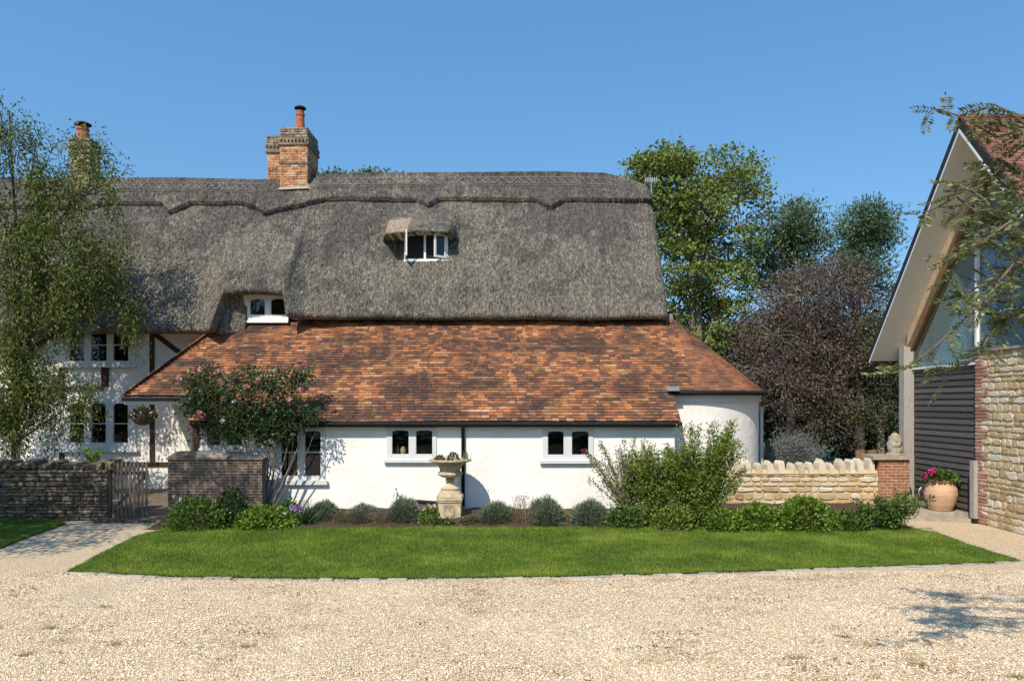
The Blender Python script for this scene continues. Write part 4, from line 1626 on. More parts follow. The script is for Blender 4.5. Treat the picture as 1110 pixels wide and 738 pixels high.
BW = thing('brick_wall', 'low old brown brick garden wall right of the gate with pale rounded stone coping', 'wall', (-6.7, 17.4, G))
bx0, bx1 = PX(182, 17.2), PX(284, 17.2)
mb = MB()
mb.box(bx0, bx1, 17.2, 17.5, G - .1, PZ(498, 17.2))
mb.build('wall', MT['garden_brick'], BW, uv=True)
mb = MB()
cz = PZ(498, 17.2)
mb.box(bx0 - .03, bx1 + .03, 17.16, 17.54, cz + .002, cz + .035)
mb.build('tile_course', MT['garden_brick'], BW, uv=True)
for xa, xb_, m_ in ((bx0 + .0, PX(212, 17.2), 'drystone'), (PX(212.5, 17.2), PX(246, 17.2), 'stone_cap')):
    mb = MB()
    k = 9
    pr = []
    for i in range(k + 1):
        a = PI * i / k
        pr.append(Vector((xa, 17.35 - .17 * math.cos(a), cz + .037 + .15 * math.sin(a) ** .8)))
    vs = []
    ex = .0
    L_ = xb_ - xa
    vs, fs = [], []
    for s_i in range(7):
        t = s_i / 6
        e_ = (.25 + .75 * min(1, t / .3) ** .5) if m_ and xa == bx0 else (.3 + .7 * min(1, (1 - t) / .25) ** .5)
        for q in pr:
            vs.append((xa + L_ * t, q.y, cz + .037 + (q.z - cz - .037) * e_))
    fs = [(i * 10 + j, (i + 1) * 10 + j, (i + 1) * 10 + j + 1, i * 10 + j + 1) for i in range(6) for j in range(9)]
    fs += [tuple(range(9, -1, -1)), tuple(range(60, 70))]
    mb.add(vs, fs)
    mb.build('coping_stone', MT[m_], BW)

RW = thing('stone_wall', 'golden stone garden wall topped with a row of pale upright coping stones', 'wall', (8.0, 19.4, G))
rx0, rx1 = PX(790, 19.0), PX(952, 19.0)
wt = PZ(513.5, 19.0)
r_ = random.Random(21)
mb = MB()
mb.box(rx0 - .6, rx1 + .1, 19.02, 19.36, G - .05, wt)
mb.build('wall', MT['mortar'], RW)
mb = MB()
rubble_face(mb, rx0 - .6, rx1 + .05, G, wt - .03, 19.018, (0, -1, 0), r_, (.10, .22), (.15, .45), .03, .045)
mb.build('rubble_stone', MT['cots'], RW)
x = rx0 - .1
while x < rx1 - .02:
    w = r_.uniform(.14, .20)
    h = r_.uniform(.26, .41)
    mb = MB()
    # upright slab with a rounded, broken top
    k = 7
    poly = [Vector((x, 19.0, wt - .03))]
    sk = r_.uniform(-.03, .03)
    for i in range(k + 1):
        a = PI * (1 - i / k)
        poly.append(Vector((x + w / 2 + (w / 2 - .012) * math.cos(a) * r_.uniform(.85, 1.05) + sk, 19.0, wt + h * .55 + h * .45 * math.sin(a) * r_.uniform(.75, 1.08))))
    poly.append(Vector((x + w - .015, 19.0, wt - .03)))
    ctr = sum(poly, Vector()) / len(poly)
    d0 = r_.uniform(-.03, .02)
    n_ = len(poly)
    ring = [[p * 1 for p in poly] for _ in range(3)]
    vs = [ctr + (p - ctr) * .86 + Vector((0, d0 - .01, 0)) for p in poly] + [p + Vector((0, d0 + .05, 0)) for p in poly] + [p + Vector((0, .34, 0)) for p in poly]
    fs = [tuple(range(n_))] + [(l * n_ + i, l * n_ + (i + 1) % n_, (l + 1) * n_ + (i + 1) % n_, (l + 1) * n_ + i) for l in (0, 1) for i in range(n_)] + [tuple(range(3 * n_ - 1, 2 * n_ - 1, -1))]
    mb.add(vs, fs, r_.random())
    mb.build('coping_stone', MT['coping'], RW)
    x += w + r_.uniform(.06, .12)
mb = MB()   # bedding mortar between the coping stones
mb.prism([Vector((rx0 - .6, 19.0, wt + .002)), Vector((rx1 + .05, 19.0, wt + .002)), Vector((rx1 + .05, 19.1, wt + .09)), Vector((rx0 - .6, 19.1, wt + .09))], (0, 1, 0), .2)
mb.build('mortar_bed', MT['mortar'], RW)
mb = MB()
pz0, pz1 = PX(953, 18.95), PX(986, 18.95)
mb.box(pz0, pz1, 18.95, 19.5, G - .05, PZ(498, 18.95))
pr_ = mb.build('brick_pier', MT['pier_brick'], RW, uv=True)
mb = MB()
mb.box(PX(946, 18.9), PX(990.5, 18.9), 18.88, 19.56, PZ(498, 18.95) + .002, PZ(493.5, 18.95))
mb.build('pier_cap', MT['stone_cap'], pr_)

# stone ornament on the pier
mb = MB()
oc = P(970, 493.5, 19.2)
prof = [(.22, 0), (.23, .04), (.15, .06), (.15, .10), (.17, .13), (.18, .18), (.17, .22), (.18, .26), (.17, .30), (.155, .34), (.16, .38), (.14, .42), (.13, .46), (.11, .50), (.075, .54), (.03, .57), (.01, .575)]
mb.lathe((oc.x, 19.2, oc.z), prof, 28, rmod=lambda i, a: 1 + .30 * noise.noise((math.cos(a) * 1.9, math.sin(a) * 1.9, i * .8)) + .22 * noise.noise((math.cos(a) * 6, math.sin(a) * 6, i * 1.9)) + .05 * math.cos(a * 7 + i * 2.4))
o = mb.build('stone_ornament', MT['stone_cap'], None, True, at=(oc.x, 19.2, oc.z))
tag(o, 'weathered carved stone ornament standing on the brick pier cap', 'ornament')

# gate
GT = thing('garden_gate', 'small weathered wooden picket gate between dry stone wall and brick wall', 'gate', (-9.05, 17.42, G))
gx0, gx1 = PX(119, 17.3), PX(157, 17.3)
ga = R(9)
gd = Vector((math.cos(ga), math.sin(ga), 0))
gn = Vector((-gd.y, gd.x, 0))
gl = (gx1 - gx0) / math.cos(ga)
ho = Vector((gx0, 17.36, 0))
gtop = PZ(500, 17.3)
mb = MB()
k = 9
for i in range(k):
    s = .05 + (gl - .1) * i / (k - 1)
    hh = gtop - (.03 * abs(i - 4) / 4) + random.uniform(-.01, .01)
    c = ho + gd * s
    w = .026
    poly = [c - gd * w + Vector((0, 0, G + .06)), c + gd * w + Vector((0, 0, G + .06)), c + gd * w + Vector((0, 0, hh - .03)), c + Vector((0, 0, hh)), c - gd * w + Vector((0, 0, hh - .03))]
    mb.prism(poly, gn, .022, random.random())
mb.build('pickets', MT['gatewood'], GT)
for zz in (G + .22, gtop - .28):
    mb = MB()
    mb.bar(ho + gd * .02 + gn * .045 + Vector((0, 0, zz)), ho + gd * (gl - .02) + gn * .045 + Vector((0, 0, zz)), .04, .09, .4)
    mb.build('rail', MT['gatewood'], GT)
mb = MB()
mb.bar(ho + gd * .06 + gn * .042 + Vector((0, 0, G + .27)), ho + gd * (gl - .06) + gn * .042 + Vector((0, 0, gtop - .33)), .03, .08, .6)
mb.build('brace', MT['gatewood'], GT)
mb = MB()
mb.box(gx0 - .13, gx0 - .02, 17.34, 17.46, G, gtop + .05, .3)
mb.build('post', MT['gatewood'], GT)
mb = MB()
mb.bar(ho + gd * .03 - gn * .01 + Vector((0, 0, G + .45)), ho + gd * .2 - gn * .01 + Vector((0, 0, G + .45)), .012, .03)
mb.build('latch', MT['metal'], GT)

# ------------------------------------------------------------------ objects
# urn on pedestal
UYc = 17.25
uc = Vector((PX(488, UYc), UYc, 0))
def uz(py):
    return PZ(py, UYc)
URN = thing('stone_urn', 'carved limestone urn with broad rim on a square pedestal before the white wall', 'urn', (uc.x, uc.y, uz(566)))
mb = MB()
hw = .25
mb.box(uc.x - hw, uc.x + hw, uc.y - hw, uc.y + hw, uz(567), uz(543))
mb.box(uc.x - hw - .03, uc.x + hw + .03, uc.y - hw - .03, uc.y + hw + .03, uz(567), uz(564))
mb.box(uc.x - hw - .02, uc.x + hw + .02, uc.y - hw - .02, uc.y + hw + .02, uz(543) + .002, uz(541))
mb.box(uc.x - hw - .035, uc.x + hw + .035, uc.y - hw - .035, uc.y + hw + .035, uz(541) + .002, uz(538.5))
ped = mb.build('pedestal', MT['stone_urn'], URN)
mb = MB()      # wreath carved on the pedestal's face
for sg in (-1, 1):
    mb.tube([(uc.x + sg * (.015 + .095 * math.sin(t)), uc.y - hw - .004, uz(558.5) + .13 * (1 - math.cos(t)) ) for t in np.linspace(.15, 2.5, 12)], [.008 + .006 * math.sin(i * 1.7) ** 2 for i in range(12)], 6)
mb.tube([(uc.x - .08 + .16 * t, uc.y - hw - .004, uz(547.5) + .03 * math.sin(t * 9)) for t in np.linspace(0, 1, 12)], .011, 6)
mb.build('wreath', MT['stone_cap'], ped)
mb = MB()
zb0 = uz(538.5)
prof = [(.29, 0), (.29, .045), (.27, .06), (.235, .12), (.20, .17), (.215, .185), (.215, .205), (.16, .225), (.12, .27), (.085, .33), (.08, .37)]
def octo(i, a):
    return 1.0 / max(abs(math.cos(a)), abs(math.sin(a))) ** .85 if i < 3 else 1.0
mb.lathe((uc.x, uc.y, zb0), prof, 40, rmod=octo)
mb.build('urn_foot', MT['stone_urn'], URN)
mb = MB()
zs = zb0 + .37
prof = [(.08, 0), (.11, .012), (.115, .03), (.09, .045), (.10, .06), (.19, .085), (.265, .13), (.275, .165), (.25, .20), (.225, .215), (.23, .23), (.25, .30), (.29, .36), (.36, .405), (.44, .43), (.475, .445), (.48, .475), (.455, .485), (.40, .48), (.36, .44), (.30, .40)]
def gad(i, a):
    return 1 + (.045 * abs(math.cos(a * 9)) if 5 <= i <= 8 else 0) + (.012 * math.cos(a * 30) if i in (15, 16) else 0)
mb.lathe((uc.x, uc.y, zs), prof, 108, rmod=gad)
mb.build('urn_bowl', MT['stone_urn'], URN)
rimz = zs + .44


def stalks(name, mat, parent, c, n, spread, h, w, lean=.5, tint=None, base=.05):
    a = np.array(c) + rng.normal(size=(n, 3)) * np.array([base, base, 0.0])
    d = rng.normal(size=(n, 3)) * np.array([spread, spread, 0]) + (a - np.array(c)) * lean
    hh = h * (.6 + .5 * rng.random(n))
    b = a + d
    b[:, 2] = a[:, 2] + hh
    return quads_from_lines(name, mat, parent, a, b, w, tint)


def dome_points(c, r, n, h):
    d = unit(rng.normal(size=(n, 3)))
    d[:, 2] = np.abs(d[:, 2])
    rr = .55 + .45 * rng.random(n) ** .5
    return np.array(c) + d * np.array([r, r, h]) * rr[:, None], d


def plant(name, label, cat, c, r, h, mat, n, L, W, up=.6, group=None, yr=None):
    """leafy mound on the soil"""
    c = Vector(c)
    t = thing(name, label, cat, c, group)
    p, d = dome_points((0, 0, .02), 1, n, 1)
    lump = np.array([1 + .22 * noise.noise((x * 2.2 + c.x * 3, y * 2.2, z * 2.2)) for x, y, z in p])
    p = p * lump[:, None] * np.array([r, yr or r * .8, h]) + np.array(c)
    ax = d * .8 + rng.normal(size=d.shape) * .55
    ax[:, 2] += up * .5
    npmesh('foliage', leaf_verts(p, ax, L * (.6 + .8 * rng.random(n)), W * (.7 + .6 * rng.random(n))), 4, MT[mat], t)
    m = 30
    a = np.array(c) + rng.normal(size=(m, 3)) * np.array([r * .15, r * .12, 0])
    b = a + unit(rng.normal(size=(m, 3)) + np.array([0, 0, 1.2])) * np.array([r, r * .8, h]) * .8
    b[:, 2] = np.maximum(b[:, 2], c.z + .04)
    quads_from_lines('stems', MT['l_brown'], t, a, b, .008)
    return t


def flower(parent, c, r, mat, name='flower', n=16):
    d = unit(rng.normal(size=(n, 3)) + np.array([0, -.6, .3]))
    p = np.repeat(np.array([list(c)]), n, 0) + d * r * .15
    v = leaf_verts(p, d, r * (.7 + .5 * rng.random(n)), r * .9)
    return npmesh(name, v, 4, MT[mat], parent)


# plants in the urn
for i, (px, pyb, lab, mat, hh, rr_, cat) in enumerate(((477, 494, 'low russet and green succulent at the left of the urn bowl', 'l_brown', .13, .11, 'plant'),
                                                  (491.5, 494, 'dark bushy sedum in the middle of the urn bowl', 'l_dark', .2, .13, 'plant'),
                                                  (505, 494, 'pale trailing sprig at the right rim of the urn bowl', 'l_grey', .2, .05, 'plant'))):
    c = (PX(px, UYc), UYc - .05, rimz)
    t = thing('urn_plant', lab, cat, c, 'plants in the stone urn')
    p, d = dome_points((0, 0, 0), 1, 260 if i < 2 else 60, 1)
    p = p * np.array([rr_, rr_, hh]) + np.array(c)
    npmesh('foliage', leaf_verts(p, d + rng.normal(size=d.shape) * .5 + np.array([0, 0, .5]), .045, .022), 4, MT[mat], t)
    stalks('stems', MT['l_mid'], t, c, 14, .05, hh * 1.25, .012)
c0 = (PX(505, UYc), UYc - .05, rimz)

# lavender mounds: one kind, copied
BZ = G + .01
def lav_proto(label, cat, grp, mat):
    t = thing('lavender', label, cat, (0, 0, 0), grp)
    n = 5200
    p, d = dome_points((0, 0, 0), 1, n, 1)
    p = p * np.array([1 + .28 * noise.noise((x * 2.4 + len(mat) * 3, y * 2.4, z * 2.4)) for x, y, z in p])[:, None]
    p = p * np.array([.33, .30, .44])
    ax = d + rng.normal(size=d.shape) * .35 + np.array([0, 0, .45])
    npmesh('foliage', leaf_verts(p, ax, .085 * (.6 + .8 * rng.random(n)), .011), 4, MT[mat], t)
    a = rng.normal(size=(60, 3)) * np.array([.08, .08, 0]); b = unit(rng.normal(size=(60, 3)) + np.array([0, 0, .8])) * .28
    b[:, 2] = np.abs(b[:, 2])
    quads_from_lines('stems', MT['l_brown'], t, a, b, .008)
    return t


def copy_tree(o, parent=None):
    c = o.copy()
    COL.objects.link(c)
    c.parent = parent
    for ch in o.children:
        copy_tree(ch, c)
    return c


GRP = 'lavender mounds along the flower bed'
lav = lav_proto('x', 'lavender', GRP, 'l_lav')
lav2 = lav_proto('x', 'lavender', GRP, 'l_greylav')
LV = [(348.5, 567, .92, .86, lav, 'clipped grey-green lavender mound beside the mauve flowers, in front of the tall window'),
      (389.5, 568.5, 1.05, .88, lav2, 'dull brownish lavender mound, second of the row from the mauve flowers'),
      (436, 569, 1.06, 1.05, lav, 'lavender mound left of the urn with a small metal finial behind it'),
      (538.5, 569, 1.1, 1.0, lav, 'clipped blue-grey lavender mound just right of the stone urn'),
      (592, 571, 1.05, 1.12, lav, 'tall rounded lavender mound between two clumps of russet stalks'),
      (641.5, 571, 1.2, 1.16, lav, 'largest lavender mound, last of the row, beside the airy shrub')]
for i, (px, py, sx_, sz_, pr0, lb) in enumerate(LV):
    first = (pr0 is lav and i == 0) or (pr0 is lav2)
    o = pr0 if first else copy_tree(pr0)
    q = gp(px, py, BZ)
    o.location = (q.x, q.y + .3, BZ - .01)
    o.rotation_euler = (0, 0, i * 1.3)
    o.scale = (sx_ * 1.13 * (1 + .1 * math.sin(i * 2.3)), sx_ * 1.1, sz_ * 1.06 * (1 + .07 * math.cos(i * 3.1)))
    o['label'] = lb

# small metal finial behind the third mound
mb = MB()
q = P(429.5, 530, 17.1)
mb.tube([(q.x, 17.1, BZ), (q.x, 17.1, q.z)], .01, 6)
mb.lathe((q.x, 17.1, q.z - .17), [(.075, 0), (.05, .07), (.012, .15), (.02, .17), (.02, .19), (.004, .21)], 12)
o = mb.build('garden_stake', MT['metal'], None, at=(q.x, 17.1, BZ))
tag(o, 'small grey metal garden stake with conical top behind a lavender mound', 'garden stake')

# other bed plants
def bed(px, py, **k):
    return gp(px, py, BZ)

t = plant('flowering_plant', 'sprawling dark green plant with pale blue-white flowers below the brick wall', 'plant', gp(210, 576, BZ) + Vector((0, .35, 0)), .72, .62, 'l_mid', 3200, .07, .04)
for px, py in ((189, 538), (196, 541), (213, 549), (205, 551), (201, 543), (222, 556), (232, 545)):
    flower(t, P(px, py, 16.2), .045, 'paleflower')
t = plant('leafy_plant', 'dark upright plant against the brick wall right of the white flowers', 'plant', gp(242, 575, BZ) + Vector((0, .45, 0)), .42, .8, 'l_rose', 1800, .07, .04)
t = plant('leafy_plant', 'broad bright green leafy clump below the climbing rose', 'plant', gp(278, 574, BZ) + Vector((0, .35, 0)), .72, .42, 'l_bright', 2600, .08, .05)
t = plant('leafy_plant', 'small pointed green plant at the foot of the tall window', 'plant', gp(306, 571, BZ) + Vector((0, .45, 0)), .28, .5, 'l_mid', 800, .08, .04)
AG = thing('agapanthus', 'strap-leaved plant with mauve flower heads left of the first lavender mound', 'plant', gp(329, 570, BZ) + Vector((0, .2, 0)))
c = np.array(AG.location)
a = c + rng.normal(size=(90, 3)) * np.array([.06, .06, 0]); b = a + rng.normal(size=(90, 3)) * np.array([.17, .14, 0]); b[:, 2] = c[2] + .2 + .38 * rng.random(90)
quads_from_lines('leaves', MT['l_strap'], AG, a, b, .03)
for px, py in ((320, 551), (325.5, 549.5), (322, 554), (328, 552.5), (316, 549)):
    flower(AG, P(px, py, 16.25), .065, 'mauve')
flower(AG, P(308, 557, 16.25), .05, 'paleflower')
t = plant('flowering_plant', 'yellow-green plant with pink and white flowers left of the urn pedestal', 'plant', gp(464, 571, BZ) + Vector((0, .25, 0)), .24, .42, 'l_bright', 900, .055, .03)
for px, py, m_ in ((464.5, 547, 'paleflower'), (468, 549.5, 'pink'), (471, 547.5, 'paleflower'), (460, 552, 'pink')):
    flower(t, P(px, py, 16.15), .04, m_)
for px, w, lab in ((366, .17, 'dry brown stalks between the first two lavender mounds'), (411, .2, 'dry brown stalks between the second and third lavender mounds'),
                   (566, .2, 'tall russet stalks with pinkish heads between two lavender mounds right of the urn'), (612, .16, 'low russet stalks left of the largest lavender mound'), (656, .2, 'reddish leafy stalks between the last lavender mound and the airy shrub')):
    q = gp(px, 571, BZ) + Vector((0, .3, 0))
    t = thing('dry_stalks', lab, 'plant', q, 'brown stalks between the lavender')
    h = .62 if px == 566 else .3
    stalks('stems', MT['l_brown'], t, q, 70, w * .5, h, .009, base=w * .45)
    n = 260
    p = np.array(q) + rng.normal(size=(n, 3)) * np.array([w * .5, .08, 0]); p[:, 2] = q.z + .04 + h * rng.random(n)
    npmesh('leaves', leaf_verts(p, rng.normal(size=(n, 3)), .035, .018), 4, MT['l_olive'] if px < 600 else MT['l_shrub'], t)
    if px == 566:
        for k in range(9):
            flower(t, (q.x + random.uniform(-.16, .16), q.y - .05, q.z + random.uniform(.38, .62)), .022, 'pink', 'flower', 7)
t = plant('leafy_plant', 'low sprigs of weeds at the foot of the urn pedestal', 'plant', gp(485, 570, BZ) + Vector((0, .02, 0)), .16, .15, 'l_mid', 260, .05, .03)
t = plant('leafy_plant', 'low olive sprawl between the urn and the blue-grey lavender', 'plant', gp(509, 570, BZ) + Vector((0, .2, 0)), .24, .16, 'l_olive', 420, .05, .02)


def shrub(name, label, base, stems, mat, leafn, L, W, spray=.1, group=None, sm='l_brown', stemw=.018, up=.5):
    """upright shrub: arching stems with leaves along the upper two thirds; stems = [(dx, dz, dy, weight)] tips"""
    t = thing(name, label, 'shrub', base, group)
    base = Vector(base)
    mb = MB()
    P_, A_ = [], []
    for dx, dz, dy in stems:
        pts = []
        for k in range(7):
            u = k / 6
            bend = u ** 1.4
            pts.append(base + Vector((dx * bend + .03 * noise.noise((dx * 5, u * 4, 0)), dy * bend, dz * u - .06 * abs(dx) * u * u)))
        mb.tube(pts, [stemw * (1 - .8 * k / 6) for k in range(7)], 5)
        m = int(leafn / len(stems))
        us = .22 + .8 * rng.random(m) ** .8
        idx = np.minimum(us * 6, 5.99)
        i0 = np.minimum(idx.astype(int), 5)
        fr = (idx - i0)[:, None]
        pp = np.array([list(q) for q in pts])
        p = pp[i0] * (1 - fr) + pp[i0 + 1] * fr + rng.normal(size=(m, 3)) * spray * (1.25 - .95 * us)[:, None]
        P_.append(p)
        ax = rng.normal(size=(m, 3)) * .8 + np.array([dx * .5, dy * .5, up])
        A_.append(ax)
    mb.build('stems', MT[sm], t)
    p, ax = np.concatenate(P_), np.concatenate(A_)
    npmesh('foliage', leaf_verts(p, ax, L * (.6 + .8 * rng.random(len(p))), W * (.7 + .6 * rng.random(len(p)))), 4, MT[mat], t)
    return t


rs = random.Random(3)
st_ = [(rs.uniform(-.95, .5), rs.uniform(1.0, 1.95), rs.uniform(-.35, .35)) for _ in range(38)]
st_ = [(dx, dz * (1 - .12 * abs(dx)), dy) for dx, dz, dy in st_]
shrub('shrub', 'airy pale green shrub with thin bare stems left of the dense shrub', gp(686, 572, BZ) + Vector((0, .5, 0)), st_, 'l_grey', 5200, .06, .026, .10)
st_ = [(rs.uniform(-.7, .75), rs.uniform(1.0, 1.75), rs.uniform(-.4, .3)) for _ in range(40)]
shrub('shrub', 'mid green feathery shrub between the airy shrub and the tallest shrub', gp(716, 574, BZ) + Vector((0, .4, 0)), st_, 'l_shrub', 13000, .065, .028, .14)
st_ = [(rs.uniform(-.85, 1.1), rs.uniform(.8, 1.9), rs.uniform(-.5, .4)) for _ in range(58)] + [(rs.uniform(-.6, .9), rs.uniform(1.9, 2.3), rs.uniform(-.2, .3)) for _ in range(13)]
shrub('shrub', 'dense tall yellow-green shrub in front of the curved bay wall', gp(762, 575, BZ) + Vector((0, .5, 0)), st_, 'l_shrub', 22000, .068, .027, .15)
for px, py, r_x, h, mat, n, lab in ((683, 574, .45, .42, 'l_mid', 1500, 'low mid green leafy plant at the foot of the airy shrub'),
                                    (735, 577, .42, .5, 'l_shrub', 1600, 'low spreading yellow-green clump between the two big shrubs'),
                                    (790, 579, .42, .46, 'l_bright', 1500, 'low bright broad-leaved plant at the right foot of the tall shrub'),
                                    (829, 578, .56, .52, 'l_bright', 2600, 'bright green geranium mound next to the tall shrub, left of the larger mound'),
                                    (883, 578, .66, .68, 'l_bright', 3600, 'largest rounded bright green geranium mound before the golden stone wall'),
                                    (931, 578, .42, .40, 'l_mid', 1300, 'low green clump with strappy leaves right of the largest geranium mound')):
    t = plant('geranium' if 'geranium' in lab else 'leafy_plant', lab, 'plant', gp(px, py, BZ) + Vector((0, r_x * .75, 0)), r_x, h, mat, n, .075, .05)
    if px == 883:
        for k in range(6):
            flower(t, t.location + Vector((random.uniform(-.5, .5), -.35, random.uniform(.3, .6))), .022, 'mauve', 'flower', 7)
    if px == 931:
        a = np.array(t.location) + rng.normal(size=(60, 3)) * np.array([.15, .05, 0]); b = a + rng.normal(size=(60, 3)) * np.array([.15, .1, 0]) + np.array([0, -.1, 0]); b[:, 2] = a[:, 2] + .2 + .3 * rng.random(60)
        quads_from_lines('strap_leaves', MT['l_bright'], t, a, b, .022)
st_ = [(rs.uniform(-.75, .85), rs.uniform(.3, .8), rs.uniform(-.4, .3)) for _ in range(34)]
shrub('shrub', 'low twiggy green shrub in front of the brick pier at the end of the bed', gp(975, 579, BZ) + Vector((0, .5, 0)), st_, 'l_mid', 4600, .065, .03, .10)
t = plant('ground_cover_plant', 'patch of pale dry ground cover under the tall shrub', 'plant', gp(737, 579, BZ) + Vector((0, .35, 0)), .32, .12, 'l_grey', 420, .05, .02)

# climbing rose
RS = thing('climbing_rose', 'climbing rose with dark leaves and pink flowers trained over the tiled eaves', 'rose', (PX(288, 17.6), 17.6, G + .05))
mb = MB()
rb = Vector((PX(287, 17.6), 17.55, G))
for tip, bend, r0 in (((300, 455), (-.1), .045), ((320, 490), .1, .035), ((262, 450), -.1, .035), ((330, 440), .2, .03), ((232, 432), -.25, .028), ((345, 452), .22, .02), ((325, 396), .15, .02), ((208, 412), -.4, .02), ((296, 450), .12, .03), ((310, 460), -.08, .025), ((318, 470), .18, .02), ((285, 455), .1, .03)):
    e = P(tip[0], tip[1], 17.5)
    pts = [rb + (e - rb) * u + Vector((bend * math.sin(u * PI) * 1.1 + .07 * noise.noise((u * 4, tip[0], 0)), .05 * noise.noise((u * 5, tip[1], 3)), .12 * math.sin(u * PI))) for u in np.linspace(0, 1, 13)]
    mb.tube(pts, [r0 * (1 - .7 * u) for u in np.linspace(0, 1, 13)], 6)
mb.build('stem', MT['rosebark'], RS, smooth=True)
def blob(px, py, Y, rx, rz, ry=None, w=1.0):
    q = P(px, py, Y)
    s = Y / F
    return ((q.x, q.y, q.z), (rx * s, (ry if ry else min(rx, rz) * s * .8), rz * s), w)
bl = [blob(240, 425, 17.45, 34, 22, .35, 3), blob(285, 437, 17.4, 40, 26, .4, 4), blob(300, 415, 17.6, 28, 18, .35, 2), blob(258, 455, 17.45, 32, 20, .3, 2.4), blob(325, 450, 17.45, 26, 14, .3, 1.6), blob(210, 412, 17.6, 18, 10, .25, .8), blob(326, 405, 17.8, 10, 12, .2, .5), blob(300, 470, 17.6, 20, 20, .25, 1), blob(232, 470, 17.6, 20, 14, .2, .8), blob(268, 405, 17.8, 16, 9, .2, .5), blob(225, 403, 17.8, 12, 8, .2, .3), blob(222, 430, 17.6, 18, 16, .3, 1.6), blob(211, 440, 17.5, 11, 12, .25, .8), blob(275, 470, 17.5, 26, 14, .25, 1.4), blob(310, 462, 17.5, 22, 14, .25, 1.2)]
cl, _ = clump_points(bl, 540, .3)
foliage('foliage', MT['l_rose'], RS, cl, 18, .10, .075, .045, droop=.3)
for px, py in ((217, 401), (234.5, 403), (242, 432.6), (267, 418.6), (330, 394), (325, 423), (313, 433), (216, 453), (204, 463), (194, 410), (279, 413), (216, 447)):
    flower(RS, P(px, py, 17.12), .07, 'pink', 'flower', 20)
for px, py in ((241, 456), (254, 435), (298, 402)):
    flower(RS, P(px, py, 17.12), .055, 'paleflower', 'flower', 16)

# hanging basket
hb = P(155, 455, 18.45)
HB = thing('hanging_basket', 'wicker hanging basket of trailing plants under the porch eaves', 'basket', (hb.x, hb.y, hb.z))
mb = MB()
mb.lathe((hb.x, hb.y, hb.z), [(.06, -.13), (.17, -.09), (.24, .0), (.265, .08), (.25, .085), (.02, .07)], 20)
mb.build('bowl', MT['basket'], HB)
mb = MB()
for k in range(3):
    a = 2 * PI * k / 3 + .4
    mb.tube([(hb.x + .24 * math.cos(a), hb.y + .24 * math.sin(a), hb.z + .08), (hb.x, hb.y, fz - .17)], .006, 5)
mb.build('chain', MT['black'], HB)
p, d = dome_points((0, 0, 0), 1, 700, 1)
p = p * np.array([.30, .28, .24]) + np.array([hb.x, hb.y, hb.z + .05])
npmesh('foliage', leaf_verts(p, d + rng.normal(size=d.shape) * .5 + np.array([0, 0, -.1]), .07, .04), 4, MT['l_olive'], HB)
for k in range(8):
    a = random.uniform(PI, 2 * PI)
    flower(HB, (hb.x + .27 * math.cos(a), hb.y + .27 * math.sin(a), hb.z + random.uniform(.05, .2)), .03, 'paleflower', 'flower', 8)

# small plant on the dry stone wall
q = P(92, 500, 17.5)
t = thing('potted_plant', 'small bright leafy plant rising behind the dry stone wall below the window', 'plant', (q.x, 17.85, .9))
a = np.array([q.x, 17.85, .9]) + rng.normal(size=(16, 3)) * .02; b = a + rng.normal(size=(16, 3)) * np.array([.15, .1, 0]); b[:, 2] = 1.2 + .28 * rng.random(16)
quads_from_lines('stems', MT['l_mid'], t, a, b, .02)
p = (a[:, None] * (1 - np.linspace(.4, 1, 14)[None, :, None]) + b[:, None] * np.linspace(.4, 1, 14)[None, :, None]).reshape(-1, 3)
npmesh('leaves', leaf_verts(p, rng.normal(size=p.shape) + np.array([0, 0, .3]), .11, .03), 4, MT['l_bright'], t)

# clay pot by the barn
pc = Vector((9.91, 17.7, .03))
POT = thing('clay_pot', 'large ribbed pale terracotta pot on the step before the black boards', 'plant pot', pc)
mb = MB()
prof = [(.25, 0), (.27, .01), (.345, .12), (.348, .13), (.352, .14), (.385, .21), (.388, .22), (.392, .23), (.41, .29), (.412, .30), (.41, .31), (.40, .39), (.365, .46), (.325, .505), (.315, .53), (.35, .545), (.355, .575), (.33, .58), (.30, .56), (.28, .5)]
mb.lathe(pc, [(r * .86, z * 1.24) for r, z in prof], 48)
mb.build('pot', MT['potclay'], POT)
PP = thing('potted_geranium', 'trailing green geranium with magenta flowers growing in the clay pot', 'plant', pc + Vector((0, 0, .66)))
c = np.array(PP.location)
p, d = dome_points((0, 0, 0), 1, 700, 1)
p = p * np.array([.38, .32, .22]) + c + np.array([0, 0, .03])
npmesh('foliage', leaf_verts(p, d + rng.normal(size=d.shape) * .6, .085, .07), 4, MT['l_mid'], PP)
a = np.repeat(c[None], 14, 0); b = c + np.stack([rng.normal(size=14) * .25, rng.normal(size=14) * .15, .15 + .4 * rng.random(14)], 1)
quads_from_lines('stems', MT['l_bright'], PP, a, b, .012)
for px, py in ((1008, 511), (1009.5, 512.5), (1003, 516), (1002, 514.5), (1012, 510)):
    flower(PP, P(px, py, 17.5), .06, 'magenta')
